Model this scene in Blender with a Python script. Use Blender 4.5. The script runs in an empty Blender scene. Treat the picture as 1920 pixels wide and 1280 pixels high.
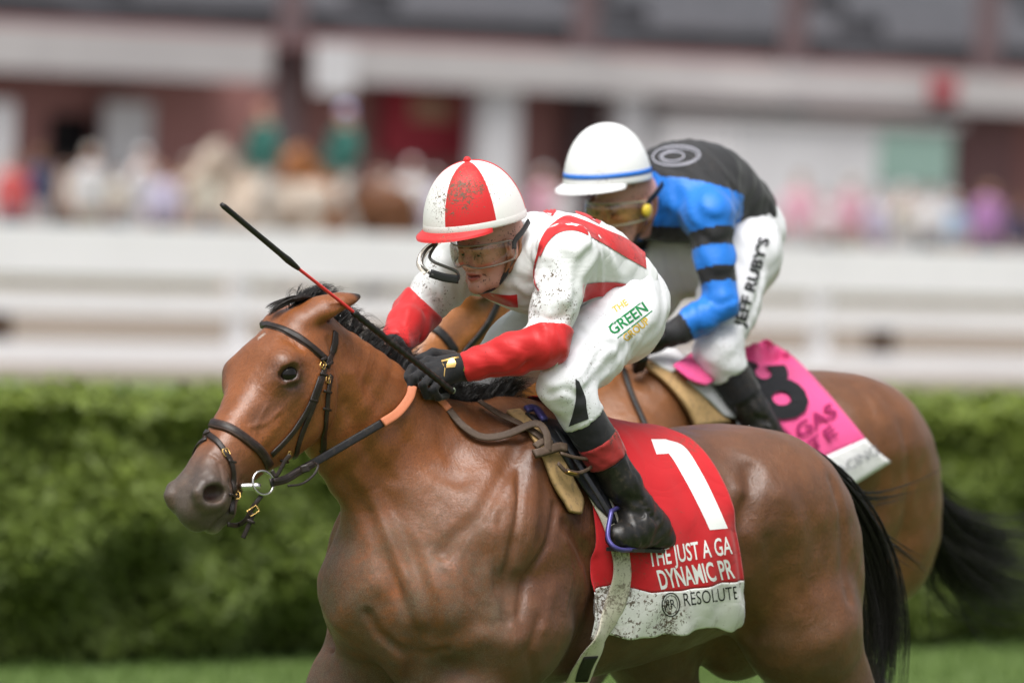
import bpy, bmesh, math, random, time
import numpy as np
from mathutils import Vector, Matrix
from mathutils.bvhtree import BVHTree

# ------------------------------------------------------------------ camera, world, sun, exposure
SC = bpy.context.scene
COL = SC.collection
F = 13140.0; DIST = 18.0; HC = 2.33; ROLL = 0.0426; YH = 230.0      # focal length in photo pixels, camera distance, height, roll, horizon row
PITCH = math.atan((640 - YH) / F)
CAM = np.array([0, -DIST, HC])
f0 = np.array([0, math.cos(PITCH), -math.sin(PITCH)]); r0 = np.array([1., 0, 0]); u0 = np.cross(r0, f0)
RR = r0 * math.cos(ROLL) + u0 * math.sin(ROLL); UU = -r0 * math.sin(ROLL) + u0 * math.cos(ROLL)
cd = bpy.data.cameras.new('camera'); cam = bpy.data.objects.new('camera', cd); COL.objects.link(cam)
cam.matrix_world = Matrix(((RR[0], UU[0], -f0[0], CAM[0]), (RR[1], UU[1], -f0[1], CAM[1]), (RR[2], UU[2], -f0[2], CAM[2]), (0, 0, 0, 1)))
cd.sensor_width = 36; cd.lens = 36 * F / 1920; cd.clip_end = 2000; cd.clip_start = 0.5
cd.dof.use_dof = True; cd.dof.focus_distance = 17.75; cd.dof.aperture_fstop = 2.55; cd.dof.aperture_blades = 0
SC.camera = cam
SUN_EL, SUN_AZ = 66, -165         # degrees; azimuth: direction the light comes from, measured from +Y towards +X
W = bpy.data.worlds.new('World'); SC.world = W; W.use_nodes = True
nt = W.node_tree; bg = nt.nodes['Background']
sky = nt.nodes.new('ShaderNodeTexSky'); sky.sky_type = 'NISHITA'; sky.sun_disc = False
sky.sun_elevation = math.radians(SUN_EL); sky.sun_rotation = math.radians(SUN_AZ)
sky.air_density = 1.0; sky.dust_density = 5.0; sky.ozone_density = 1.0
hsv = nt.nodes.new('ShaderNodeHueSaturation'); hsv.inputs['Saturation'].default_value = 0.30
nt.links.new(sky.outputs[0], hsv.inputs['Color']); nt.links.new(hsv.outputs[0], bg.inputs['Color']); bg.inputs['Strength'].default_value = 0.065
sd = bpy.data.lights.new('sun', 'SUN'); sun = bpy.data.objects.new('sun', sd); COL.objects.link(sun)
sd.energy = 1.5; sd.angle = math.radians(40); sd.color = (1.0, 0.985, 0.96)
_e, _a = math.radians(SUN_EL), math.radians(SUN_AZ)
sun.rotation_euler = (-Vector((math.sin(_a) * math.cos(_e), math.cos(_a) * math.cos(_e), math.sin(_e)))).to_track_quat('-Z', 'Y').to_euler()
SC.view_settings.view_transform = 'Standard'; SC.view_settings.look = 'None'; SC.view_settings.gamma = 1
SC.view_settings.exposure = 1.36
SC.cycles.use_denoising = True
SC.cycles.max_bounces = 6; SC.cycles.transparent_max_bounces = 12
random.seed(7); RNG = np.random.default_rng(7)

# ------------------------------------------------------------------ small helpers
def ray(px, py):
    d = f0 + RR * (px - 960) / F - UU * (py - 640) / F
    return d / np.linalg.norm(d)
def nrm(v): v = np.asarray(v, float); return v / np.linalg.norm(v)
class Frame:
    """a horse's own axes: s forward, t to its left, z up"""
    def __init__(s, o, th):
        s.o = np.array(o, float); t = math.radians(th)
        s.h = np.array([-math.cos(t), -math.sin(t), 0]); s.l = np.array([math.sin(t), -math.cos(t), 0])
        s.M = np.stack([s.h, s.l, np.array([0, 0, 1.])], 1)
    def w(s, p): return s.o + np.asarray(p, float) @ s.M.T
    def loc(s, P): return (np.asarray(P, float) - s.o) @ s.M
    def at(s, px, py, t=0.):
        d = ray(px, py); k = (s.o + s.l * t - CAM) @ s.l / (d @ s.l)
        return s.loc(CAM + d * k)
    def mat(s):
        M = Matrix.Identity(4)
        for i in range(3):
            for j in range(3): M[i][j] = s.M[i, j]
            M[i][3] = s.o[i]
        return M
H1 = Frame([-.096, 0, 0], 40); H2 = Frame([.273, 1.9, 0], 44)
TRK = Frame([0, 0, 0], 40)              # the track's axes

def add_mesh(name, V, Fs, mat=None, parent=None, smooth=True, cols=None, mw=None, mats=None, mi=None):
    me = bpy.data.meshes.new(name)
    me.from_pydata(np.asarray(V, float).tolist(), [], Fs.tolist() if isinstance(Fs, np.ndarray) else Fs)
    if smooth: me.polygons.foreach_set('use_smooth', np.ones(len(me.polygons), bool))
    for m in (mats or ([mat] if mat else [])): me.materials.append(m)
    if mi is not None: me.polygons.foreach_set('material_index', np.asarray(mi, np.int32))
    if cols is not None:
        a = me.color_attributes.new('tint', 'FLOAT_COLOR', 'POINT')
        c = np.ones((len(V), 4), np.float32); c[:, :cols.shape[1]] = cols
        a.data.foreach_set('color', c.ravel())
    me.update()
    o = bpy.data.objects.new(name, me); COL.objects.link(o)
    if parent: o.parent = parent
    if mw is not None: o.matrix_world = mw
    return o
def empty(name, label=None, cat=None, group=None, mw=None):
    o = bpy.data.objects.new(name, None); COL.objects.link(o); o.empty_display_size = .1
    if mw is not None: o.matrix_world = mw
    return tag(o, label, cat, group)
def tag(o, label=None, cat=None, group=None, kind=None):
    if label: o['label'] = label
    if cat: o['category'] = cat
    if group: o['group'] = group
    if kind: o['kind'] = kind
    return o
def spline(pts, n):
    """Catmull-Rom through rows of pts, n samples"""
    p = np.asarray(pts, float); p = np.vstack([2 * p[0] - p[1], p, 2 * p[-1] - p[-2]])
    m = len(p) - 3; u = np.linspace(0, m - 1e-9, n); i = u.astype(int); f = (u - i)[:, None]
    a, b, c, d = p[i], p[i + 1], p[i + 2], p[i + 3]
    return .5 * (2 * b + (c - a) * f + (2 * a - 5 * b + 4 * c - d) * f ** 2 + (3 * b - a - 3 * c + d) * f ** 3)

# ------------------------------------------------------------------ implicit bodies: blended shapes turned into one skin
from concurrent.futures import ThreadPoolExecutor
POOL = ThreadPoolExecutor(4)
def smin(a, b, k):
    h = np.clip(.5 + .5 * (b - a) / k, 0, 1)
    return b + (a - b) * h - k * h * (1 - h)
class Body:
    def __init__(s): s.pr = []; s.bvh = None
    def _add(s, op, k, c, r, fn): s.pr.append((op, k, np.asarray(c, float), float(r), fn)); return s
    def ball(s, c, r, k=.03, op='u', rot=None):
        """ellipsoid; rot: 3x3, rows are the axes"""
        c = np.asarray(c, float); r = np.ones(3) * np.asarray(r, float)
        def fn(P):
            q = P - c
            if rot is not None: q = q @ np.asarray(rot).T
            a = q / r; k0 = np.sqrt((a * a).sum(1)) + 1e-9; b = a / r; k1 = np.sqrt((b * b).sum(1)) + 1e-9
            return k0 * (k0 - 1) / k1
        return s._add(op, k, c, r.max(), fn)
    def limb(s, pts, k=.03, op='u', sq=None):
        """chain of round cones; pts rows = x y z r; sq = (axis, factor) squeezes the section along an axis"""
        pts = np.asarray(pts, float)
        for A, B in zip(pts[:-1], pts[1:]):
            a, ra, b, rb = A[:3], A[3], B[:3], B[3]
            def fn(P, a=a, b=b, ra=ra, rb=rb):
                ab = b - a; u = np.clip(((P - a) @ ab) / (ab @ ab), 0, 1)
                q = P - a - u[:, None] * ab
                if sq is not None:
                    ax = nrm(sq[0]); q = q + (q @ ax)[:, None] * ax * (1 / sq[1] - 1)
                return (np.sqrt((q * q).sum(1)) - (ra + (rb - ra) * u)) * (1 if sq is None else min(1, .5 + .5 * sq[1]))
            s._add(op, k, (a + b) / 2, np.linalg.norm(b - a) / 2 + max(ra, rb), fn)
        return s
    def loft(s, sec, n=16, k=.02, lat=(0, 1, 0), ex=2.2, tp=0., kj=.012, op='u'):
        """sections x y z  half-width  up  down ; lat = sideways axis; tp narrows the lower half"""
        S = spline(sec, n); lat = np.asarray(lat, float); fns = []
        T = np.gradient(S[:, :3], axis=0); T /= np.linalg.norm(T, axis=1)[:, None]
        Ls = lat - (T @ lat)[:, None] * T; Ls /= np.linalg.norm(Ls, axis=1)[:, None]
        Ns = np.cross(T, Ls)
        lo = (S[:, :3] - S[:, 3:].max(1)[:, None]).min(0); hi = (S[:, :3] + S[:, 3:].max(1)[:, None]).max(0)
        def fn(P):
            best = np.full(len(P), 9.)
            for i in range(len(S) - 1):
                A, B = S[i], S[i + 1]; c = (A[:3] + B[:3]) / 2; R = np.linalg.norm(A[:3] - B[:3]) / 2 + max(A[3:].max(), B[3:].max()) + .07
                m = ((P - c) ** 2).sum(1) < R * R
                if not m.any(): continue
                p = P[m]; ab = B[:3] - A[:3]; u = np.clip(((p - A[:3]) @ ab) / (ab @ ab), 0, 1)[:, None]
                q = p - A[:3] - u * ab
                L = Ls[i] + u * (Ls[i + 1] - Ls[i]); N = Ns[i] + u * (Ns[i + 1] - Ns[i])
                R3 = A[3:] + u * (B[3:] - A[3:])
                y = (q * N).sum(1); x = (q * L).sum(1); b = np.where(y > 0, y / R3[:, 1], y / R3[:, 2])
                w = R3[:, 0] * (1 - tp * np.clip(-b, 0, 1)) if tp else R3[:, 0]
                a = x / w
                zt = np.sqrt(np.maximum((q * q).sum(1) - x * x - y * y, 0)) / np.minimum(R3[:, 0], R3[:, 1])
                r = ((np.abs(a) ** ex + np.abs(b) ** ex) ** (2 / ex) + zt * zt) ** .5 + 1e-6
                d = np.sqrt((q * q).sum(1)) * (r - 1) / r
                best[m] = smin(best[m], d, kj)
            return best
        return s._add(op, k, (lo + hi) / 2, np.linalg.norm(hi - lo) / 2, fn)
    def half(s, p, n, k=.004):
        """cut away everything on the side n points to"""
        p = np.asarray(p, float); n = nrm(n)
        return s._add('cut', k, p, 50, lambda P: (P - p) @ n)
    def bump(s, line, depth, sig, mirror=True):
        """raise (depth>0) or groove (depth<0) the skin along a polyline"""
        L = np.asarray(line, float).reshape(-1, 3); c = (L.min(0) + L.max(0)) / 2
        def seg(P):
            best = np.full(len(P), 9.)
            if len(L) == 1: return np.sqrt(((P - L[0]) ** 2).sum(1))
            for i in range(len(L) - 1):
                ab = L[i + 1] - L[i]; u = np.clip(((P - L[i]) @ ab) / (ab @ ab + 1e-12), 0, 1)
                best = np.minimum(best, ((P - L[i] - u[:, None] * ab) ** 2).sum(1))
            return np.sqrt(best)
        def fn(P): return -depth * np.exp(-(seg(P) / sig) ** 2)
        s._add('b', 0, c, np.linalg.norm(L.max(0) - L.min(0)) / 2 + 2.2 * sig - .1, fn)
        if mirror:
            M = np.array([1, -1, 1.])
            s._add('b', 0, c * M, np.linalg.norm(L.max(0) - L.min(0)) / 2 + 2.2 * sig - .1, lambda P: fn(P * M))
        return s
    def warp(s, fn): return s._add('b', 0, np.zeros(3), 90, fn)
    def ev(s, P):
        P = np.asarray(P, np.float32); n = len(P)
        if n <= 24000: return s._ev(P)
        ch = [P[i:i + 12000] for i in range(0, n, 12000)]
        return np.concatenate(list(POOL.map(s._ev, ch)))
    def _ev(s, P):
        d = np.full(len(P), .6, np.float32)
        if not len(P): return d
        lo, hi = P.min(0), P.max(0)
        for op, k, c, r, fn in s.pr:
            if r > 40: m = slice(None); Q = P
            else:
                q = np.maximum(np.maximum(lo - c, c - hi), 0)
                if q @ q > (r + .1) ** 2: continue
                m = P - c.astype(np.float32); m = np.nonzero(np.einsum('ij,ij->i', m, m) < (r + .1) ** 2)[0]
                if not len(m): continue
                Q = P[m]
            v = fn(Q)
            if op == 'u': d[m] = smin(d[m], v, k)
            elif op == 's': d[m] = -smin(-d[m], v, k)
            elif op == 'cut': d[m] = -smin(-d[m], -v, k)
            elif op == 'b': d[m] = d[m] + v
        return d
    def vg(s, P, e=.0015):
        """value and gradient from four samples round each point"""
        T = np.array([(1, 1, 1), (1, -1, -1), (-1, 1, -1), (-1, -1, 1)], float)
        v = s.ev((P[None] + e * T[:, None]).reshape(-1, 3)).reshape(4, -1).astype(float)
        return v.mean(0), (T.T @ v).T / (4 * e)
    def grad(s, P): return s.vg(P)[1]
    def project(s, P, it=1, off=0., cap=.01):
        for _ in range(it):
            d, g = s.vg(P); d = d - off; gg = (g * g).sum(1) + 1e-6
            st = d / gg; ln = np.abs(st) * np.sqrt(gg); st *= np.minimum(1, cap / (ln + 1e-9))
            P = P - st[:, None] * g
        return P
    def normal(s, P):
        g = s.grad(P); return g / (np.linalg.norm(g, axis=1)[:, None] + 1e-9)
    def box(s):
        lo = np.min([c - r for op, k, c, r, f in s.pr if op == 'u'], 0); hi = np.max([c + r for op, k, c, r, f in s.pr if op == 'u'], 0); return lo - .05, hi + .05
    def attach(s, V, Fs): s.bvh = BVHTree.FromPolygons(np.asarray(V).tolist(), Fs if isinstance(Fs, list) else Fs.tolist()); return s
    def coarse(s, h=.022):
        lo, hi = s.box(); V, Fs = s.skin(lo, hi, h); return s.attach(V, Fs)
    def march(s, O, Dr, far=4., off=0., start=0.):
        """first hit of rays O + k Dr, found on a stand-in mesh and then settled on the surface itself"""
        O = np.atleast_2d(O); Dr = np.atleast_2d(Dr); n = max(len(O), len(Dr)); O = np.broadcast_to(O, (n, 3)); Dr = np.broadcast_to(Dr, (n, 3))
        if s.bvh is None: s.coarse()
        k = np.zeros(n); hit = np.zeros(n, bool); rc = s.bvh.ray_cast
        for i in range(n):
            v = rc(Vector(O[i]), Vector(Dr[i]))
            if v[0] is not None: hit[i] = True; k[i] = v[3]
        ms = np.nonzero(~hit)[0]
        if off > 0 and len(ms) and start > 1:            # rays that pass the body closer than the offset
            ks = np.linspace(start, start + far, 240); v = s.ev((O[ms, None] + ks[None, :, None] * Dr[ms, None]).reshape(-1, 3)).reshape(len(ms), -1)
            i0 = v.argmin(1); ok = v.min(1) < off + .006; hit[ms[ok]] = True; k[ms[ok]] = ks[i0[ok]]
        m = np.nonzero(hit)[0]
        if len(m):
            kk = k[m] - .5 * off; o, d = O[m], Dr[m]; prev = None
            for _ in range(9):
                v = s.ev(o + kk[:, None] * d) - off; kk = kk + np.clip(v * .85, -.02, .02)
            k[m] = kk
        return O + k[:, None] * Dr, hit
    def skin(s, lo, hi, h, refine=(), it=1):
        """surface nets; returns verts, faces"""
        lo = np.asarray(lo, float); hi = np.asarray(hi, float); c = 4
        nc = np.ceil((hi - lo) / (h * c)).astype(int) + 1
        ax = [lo[i] + (np.arange(nc[i]) * c + 1.5) * h for i in range(3)]
        G = np.stack(np.meshgrid(*ax, indexing='ij'), -1).reshape(-1, 3)
        C = s.ev(G).reshape(nc)
        V = C
        for i in range(3): V = np.repeat(V, c, axis=i)
        V = V.astype(np.float32).copy(); msk = np.abs(V) < h * c * 1.5
        idx = np.argwhere(msk); V[msk] = s.ev(lo + idx * h)
        V[V == 0] = 1e-6
        I = V < 0; n = np.array(V.shape)
        mix = np.zeros(n - 1, np.int8)
        for a in (0, 1):
            for b in (0, 1):
                for e in (0, 1): mix += I[a:n[0] - 1 + a, b:n[1] - 1 + b, e:n[2] - 1 + e]
        cells = np.argwhere((mix > 0) & (mix < 8)); cid = np.full(n - 1, -1, np.int64); cid[tuple(cells.T)] = np.arange(len(cells))
        acc = np.zeros((len(cells), 3)); cnt = np.zeros(len(cells))
        cor = [(a, b, e) for a in (0, 1) for b in (0, 1) for e in (0, 1)]
        for i in cor:
            for ax_ in range(3):
                if i[ax_]: continue
                j = list(i); j[ax_] = 1
                va = V[cells[:, 0] + i[0], cells[:, 1] + i[1], cells[:, 2] + i[2]]; vb = V[cells[:, 0] + j[0], cells[:, 1] + j[1], cells[:, 2] + j[2]]
                m = (va < 0) != (vb < 0); u = va[m] / (va[m] - vb[m])
                p = np.tile(np.array(i, float), (m.sum(), 1)); p[:, ax_] += u
                acc[m] += p; cnt[m] += 1
        P = lo + (cells + acc / cnt[:, None]) * h
        Fs = []
        for ax_ in range(3):
            b, e = (ax_ + 1) % 3, (ax_ + 2) % 3
            sl0 = [slice(1, -1)] * 3; sl0[ax_] = slice(0, -1); sl1 = list(sl0); sl1[ax_] = slice(1, None)
            A, B = I[tuple(sl0)], I[tuple(sl1)]
            for flag in (True, False):
                ed = np.argwhere((A != B) & (A == flag)) + np.array([0 if q == ax_ else 1 for q in range(3)])
                if not len(ed): continue
                ob = np.eye(3, dtype=int)[b]; oe = np.eye(3, dtype=int)[e]
                q = [cid[tuple((ed - x).T)] for x in (0 * ob, ob, ob + oe, oe)]
                Fs.append(np.stack(q if flag else q[::-1], 1))
        Fs = np.vstack(Fs); Fs = Fs[(Fs >= 0).all(1)]
        P = s.project(P, it, cap=h)
        P, Fs = P, [Fs]
        faces = Fs[0]
        rest = []
        for sel in refine:
            n0 = len(P); P, faces, r2 = subdiv(P, faces, sel); rest += r2
            P[n0:] = s.project(P[n0:], 1, cap=h)
        return P, faces.tolist() + rest
def subdiv(P, Q, sel):
    """split the quads whose centre satisfies sel; neighbours get the midpoints as extra corners"""
    cen = P[Q].mean(1); m = sel(cen)
    E = np.stack([Q, np.roll(Q, -1, 1)], -1); Es = np.sort(E, -1)
    key = Es[..., 0] * len(P) + Es[..., 1]
    ks = np.unique(key[m]); mid = np.stack([ks // len(P), ks % len(P)], 1)
    pm = P[mid].mean(1); n0 = len(P); P2 = np.vstack([P, pm, cen[m]])
    pos = np.searchsorted(ks, key); pos = np.clip(pos, 0, len(ks) - 1); has = ks[pos] == key
    em = np.where(has, n0 + pos, -1); qs = Q[m]; e = em[m]; c = n0 + len(ks) + np.arange(m.sum())
    new = np.vstack([np.stack([qs[:, i], e[:, i], c, e[:, i - 1]], 1) for i in range(4)])
    other = Q[~m]; eo = em[~m]; bd = (eo >= 0).any(1); rest = []
    for q, ee in zip(other[bd], eo[bd]):
        f = []
        for i in range(4):
            f.append(int(q[i]))
            if ee[i] >= 0: f.append(int(ee[i]))
        rest.append(f)
    return P2, np.vstack([other[~bd], new]), rest
# ------------------------------------------------------------------ the place: turf, hedge, rails, dirt track, grandstand
def make_mat(name, col=(.5, .5, .5), rough=.6, spec=.5, **kw):
    m = bpy.data.materials.new(name); m.use_nodes = True; b = m.node_tree.nodes['Principled BSDF']
    b.inputs['Base Color'].default_value = (*col, 1); b.inputs['Roughness'].default_value = rough; b.inputs['Specular IOR Level'].default_value = spec
    for k, v in kw.items(): b.inputs[k].default_value = v
    return m
class NT:
    """short hand for wiring nodes"""
    def __init__(s, m): s.m = m; s.t = m.node_tree; s.b = s.t.nodes['Principled BSDF']
    def n(s, typ, **kw):
        o = s.t.nodes.new('ShaderNode' + typ)
        for k, v in kw.items():
            if k in o.inputs: s.set(o.inputs[k], v)
            else: setattr(o, k, v)
        return o
    def set(s, i, v):
        if isinstance(v, bpy.types.NodeSocket): s.t.links.new(v, i)
        else: i.default_value = v
    def obj(s): return s.n('TexCoord').outputs['Object']
    def noise(s, sc, det=3, vec=None, rough=.55, dist=0.):
        o = s.n('TexNoise', Scale=sc, Detail=det, Roughness=rough, Distortion=dist); s.set(o.inputs['Vector'], vec if vec is not None else s.obj()); return o.outputs['Fac']
    def scale(s, v, xyz):
        o = s.n('Mapping'); s.set(o.inputs['Vector'], v); o.inputs['Scale'].default_value = xyz; return o.outputs[0]
    def ramp(s, f, stops):
        o = s.n('ValToRGB'); s.set(o.inputs[0], f); r = o.color_ramp
        while len(r.elements) < len(stops): r.elements.new(.5)
        for e, (p, c) in zip(r.elements, stops): e.position = p; e.color = (*c, 1) if len(c) == 3 else c
        return o.outputs[0]
    def step(s, f, a, b):
        o = s.n('MapRange', interpolation_type='SMOOTHSTEP'); s.set(o.inputs[0], f); o.inputs[1].default_value = a; o.inputs[2].default_value = b; return o.outputs[0]
    def mix(s, f, a, b, mode='MIX'):
        o = s.n('Mix', data_type='RGBA', blend_type=mode); s.set(o.inputs[0], f); s.set(o.inputs[6], a if not isinstance(a, tuple) else (*a, 1)); s.set(o.inputs[7], b if not isinstance(b, tuple) else (*b, 1)); return o.outputs[2]
    def math(s, op, a, b=0.):
        o = s.n('Math', operation=op); s.set(o.inputs[0], a); s.set(o.inputs[1], b); return o.outputs[0]
    def bump(s, h, st=.3, dist=.002, prev=None):
        o = s.n('Bump', Strength=st, Distance=dist); s.set(o.inputs['Height'], h)
        if prev is not None: s.set(o.inputs['Normal'], prev)
        return o.outputs[0]
    def base(s, c): s.set(s.b.inputs['Base Color'], c); return s
    def norm(s, n_): s.set(s.b.inputs['Normal'], n_); return s
def noisy(name, c1, c2, sc=3., rough=.8, det=4, bump=.2, spec=.3):
    m = make_mat(name, c1, rough, spec); t = NT(m); o = t.obj(); n = t.noise(sc, det, o, .6); t.base(t.mix(t.step(n, .3, .7), (*c1,), (*c2,))); t.norm(t.bump(t.noise(sc * 6, 3, o), bump, .01)); return m
def boxes(name, L, mat, parent=None, mw=None, bev=0.):
    """axis-aligned boxes (lo, hi) in the track's axes, as one mesh"""
    V, Fs = [], []
    for lo, hi in L:
        b = len(V); lo, hi = np.minimum(lo, hi), np.maximum(lo, hi)
        for i in range(8): V.append([hi[0] if i & 1 else lo[0], hi[1] if i & 2 else lo[1], hi[2] if i & 4 else lo[2]])
        Fs += [tuple(b + q for q in f) for f in ((0, 2, 3, 1), (4, 5, 7, 6), (0, 1, 5, 4), (2, 6, 7, 3), (0, 4, 6, 2), (1, 3, 7, 5))]
    return add_mesh(name, V, Fs, mat, parent, smooth=False, mw=mw)
TM = TRK.mat(); at = TRK.at
TURF = noisy('mown_turf', (.070, .112, .026), (.095, .145, .036), 1.3, .9); DIRT = noisy('harrowed_dirt', (.17, .138, .110), (.205, .168, .135), .8, .95)
tag(add_mesh('ground', [(-400, -200, 0), (400, -200, 0), (400, 600, 0), (-400, 600, 0)], [(0, 1, 2, 3)], TURF, smooth=False), kind='structure')
tag(add_mesh('dirt_track', [(-250, -60, .006), (-250, -34, .006), (250, -34, .006), (250, -60, .006)], [(0, 1, 2, 3)], DIRT, smooth=False, mw=TM), kind='structure')
tag(add_mesh('apron', [(-250, -76, .012), (-250, -61, .012), (250, -61, .012), (250, -76, .012)], [(0, 1, 2, 3)], noisy('asphalt_apron', (.16, .155, .15), (.22, .21, .20), 1.), smooth=False, mw=TM), kind='structure')
HT = -9.65
hs0, hs1 = at(2250, 1200, HT)[0], at(-330, 1230, HT)[0]      # hedge from right to left of the picture and on
def leaves(name, P, N, size, g, mat, parent, tint, mw):
    n = len(P); A = np.cross(N, g.normal(0, 1, (n, 3))); A /= np.linalg.norm(A, axis=1)[:, None] + 1e-9; B_ = np.cross(N, A); s = (size * g.uniform(.6, 1.3, n))[:, None]
    V = np.stack([P - A * s, P + B_ * s * .5 + N * s * .15, P + A * s, P - B_ * s * .5 + N * s * .15], 1).reshape(-1, 3)
    return add_mesh(name, V, np.arange(4 * n).reshape(-1, 4), mat, parent, smooth=False, cols=np.repeat(tint, 4, 0), mw=mw)
def leaf_mat(name):
    m = make_mat(name, rough=.55, spec=.35); t = NT(m); a = t.n('Attribute', attribute_name='tint'); t.base(a.outputs['Color']); t.b.inputs['Subsurface Weight'].default_value = 0.
    tr = t.n('BsdfTranslucent'); t.set(tr.inputs[0], a.outputs['Color']); mx = t.n('MixShader'); mx.inputs[0].default_value = .22; out = t.t.nodes['Material Output']
    t.t.links.new(t.b.outputs[0], mx.inputs[1]); t.t.links.new(tr.outputs[0], mx.inputs[2]); t.t.links.new(mx.outputs[0], out.inputs[0]); return m
LEAF = leaf_mat('hedge_leaf')
def hedge():
    root = empty('hedge', 'dense clipped green hedge running along the turf behind the horses', 'hedge', mw=TM); g = np.random.default_rng(4)
    L = hs1 - hs0; hh = 1.06; dp = 1.3
    bump_ = lambda s, z: .05 * np.sin(s * 2.1 + 1.3 * np.sin(z * 3)) + .05 * np.sin(s * 4.7 + z * 5.1) + .04 * np.sin(s * 9.3 - z * 7.7) + .04 * np.sin(z * 11 + s * 3)
    nF, nT = 62000, 34000
    s = g.uniform(hs0, hs1, nF); z = g.uniform(.04, hh, nF) ** 1.0; dpt = g.exponential(.055, nF); t = HT + .12 * np.sin(z / hh * math.pi) + bump_(s, z) - dpt - .05 * np.clip(.30 - z, 0, 1)
    P1 = np.stack([s, t, z], 1); N1 = np.stack([g.normal(0, .5, nF), np.abs(g.normal(1, .4, nF)), g.normal(.45, .5, nF)], 1)
    s2 = g.uniform(hs0, hs1, nT); t2 = g.uniform(HT - dp, HT + .1, nT); z2_ = hh + .025 * np.sin(s2 * 3.1 + t2 * 4) + .02 * np.sin(s2 * 7.7 - t2 * 6) - g.exponential(.04, nT) + g.exponential(.015, nT)
    P2 = np.stack([s2, t2, z2_], 1); N2 = np.stack([g.normal(0, .5, nT), g.normal(.2, .5, nT), np.abs(g.normal(1, .3, nT))], 1)
    P = np.vstack([P1, P2]); N = np.vstack([N1, N2]); N /= np.linalg.norm(N, axis=1)[:, None]
    top_light = .8 * np.clip((P[:, 2] - .45) / .6, 0, 1) * g.uniform(.3, 1, len(P)) + .25 * (np.sin(P[:, 0] * 3.3) * np.sin(P[:, 2] * 6 + P[:, 0]) > .3)  # light from above painted into the upper leaves' colour, plus yellower patches
    c = np.array([.105, .145, .024]) * (1 - top_light[:, None]) + np.array([.165, .215, .030]) * top_light[:, None]; c *= g.uniform(.65, 1.3, (len(P), 1))
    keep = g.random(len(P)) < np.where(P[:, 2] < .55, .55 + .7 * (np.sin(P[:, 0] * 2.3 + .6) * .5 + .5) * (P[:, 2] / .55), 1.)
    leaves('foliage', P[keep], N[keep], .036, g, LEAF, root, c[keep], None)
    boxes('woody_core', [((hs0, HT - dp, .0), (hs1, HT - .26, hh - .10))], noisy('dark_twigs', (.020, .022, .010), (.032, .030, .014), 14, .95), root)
    for i, sx in enumerate(np.arange(hs0 + .3, hs1, .55)):
        tube0('stem', [(sx, HT - .35, 0), (sx + .05 * math.sin(i * 3), HT - .30, .3), (sx + .12 * math.sin(i * 2), HT - .2, .7)], .018, noisy_bark, root)
noisy_bark = noisy('hedge_bark', (.06, .045, .03), (.10, .075, .05), 30)
def tube0(name, P, r, mat, parent, sides=6):
    P = np.asarray(P, float); n = len(P); T = np.gradient(P, axis=0); T /= np.linalg.norm(T, axis=1)[:, None]; A = np.cross(T, [.3, .9, .1]); A /= np.linalg.norm(A, axis=1)[:, None]; Bn = np.cross(T, A)
    V = np.stack([P + r * (math.cos(q) * A + math.sin(q) * Bn) for q in np.arange(sides) * 2 * math.pi / sides], 1).reshape(-1, 3)
    Fs = [(i * sides + k, i * sides + (k + 1) % sides, (i + 1) * sides + (k + 1) % sides, (i + 1) * sides + k) for i in range(n - 1) for k in range(sides)] + [tuple(range(sides))[::-1], tuple(range((n - 1) * sides, n * sides))]
    return add_mesh(name, V, Fs, mat, parent)
hedge()
g = np.random.default_rng(6); n = 22000
s = g.uniform(hs0, hs1, n); t = g.uniform(HT - .1, HT + 5.5, n); P = np.stack([s, t, 0 * s], 1); hgt = g.uniform(.03, .075, n); w = .0035; an = g.uniform(0, 6.28, n); dx = np.stack([np.cos(an), np.sin(an), 0 * an], 1) * w; ln = g.normal(0, .02, (n, 3)); ln[:, 2] = hgt
V = np.stack([P - dx, P + dx, P + ln], 1).reshape(-1, 3); tc = np.repeat(np.array([.085, .140, .028]) * g.uniform(.7, 1.4, (n, 1)), 3, 0)
tag(add_mesh('grass', V, np.arange(3 * n).reshape(-1, 3), LEAF, smooth=False, cols=tc, mw=TM), 'short mown grass in front of the hedge', 'grass', kind='stuff')
# ---- white board rail along the dirt track
WPAINT = noisy('white_paint', (.88, .88, .90), (.83, .83, .85), 2., .5); BROWN = noisy('brown_post', (.10, .06, .04), (.14, .09, .06), 5)
def rail():
    FT = -36.8; root = empty('rail_fence', 'white board rail along the dirt track beyond the hedge', 'fence', mw=TM); a, b = at(2500, 600, FT)[0], at(-600, 600, FT)[0]
    zt = lambda y: at(960, y, FT)[2]; L = 3.6; n = int((b - a) / L) + 1
    for i in range(n):
        s0, s1 = a + i * L, a + (i + 1) * L - .012
        for nm, y0, y1, d in (('top_board', 536, 446, .06), ('middle_board', 602, 564, .04), ('base_board', 718, 654, .05)): boxes(nm, [((s0, FT, zt(y0)), (s1, FT + d, zt(y1)))], WPAINT, root)
        boxes('post', [((s0 - .07, FT - .14, 0), (s0 + .07, FT - .004, zt(470)))], WPAINT, root)
    for px in (28, 1690, -1630, 3350):
        sx = at(px, 640, FT)[0]; boxes('brown_post', [((sx - .10, FT - .40, 0), (sx + .10, FT - .2, zt(590)))], BROWN, root)
rail()
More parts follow.
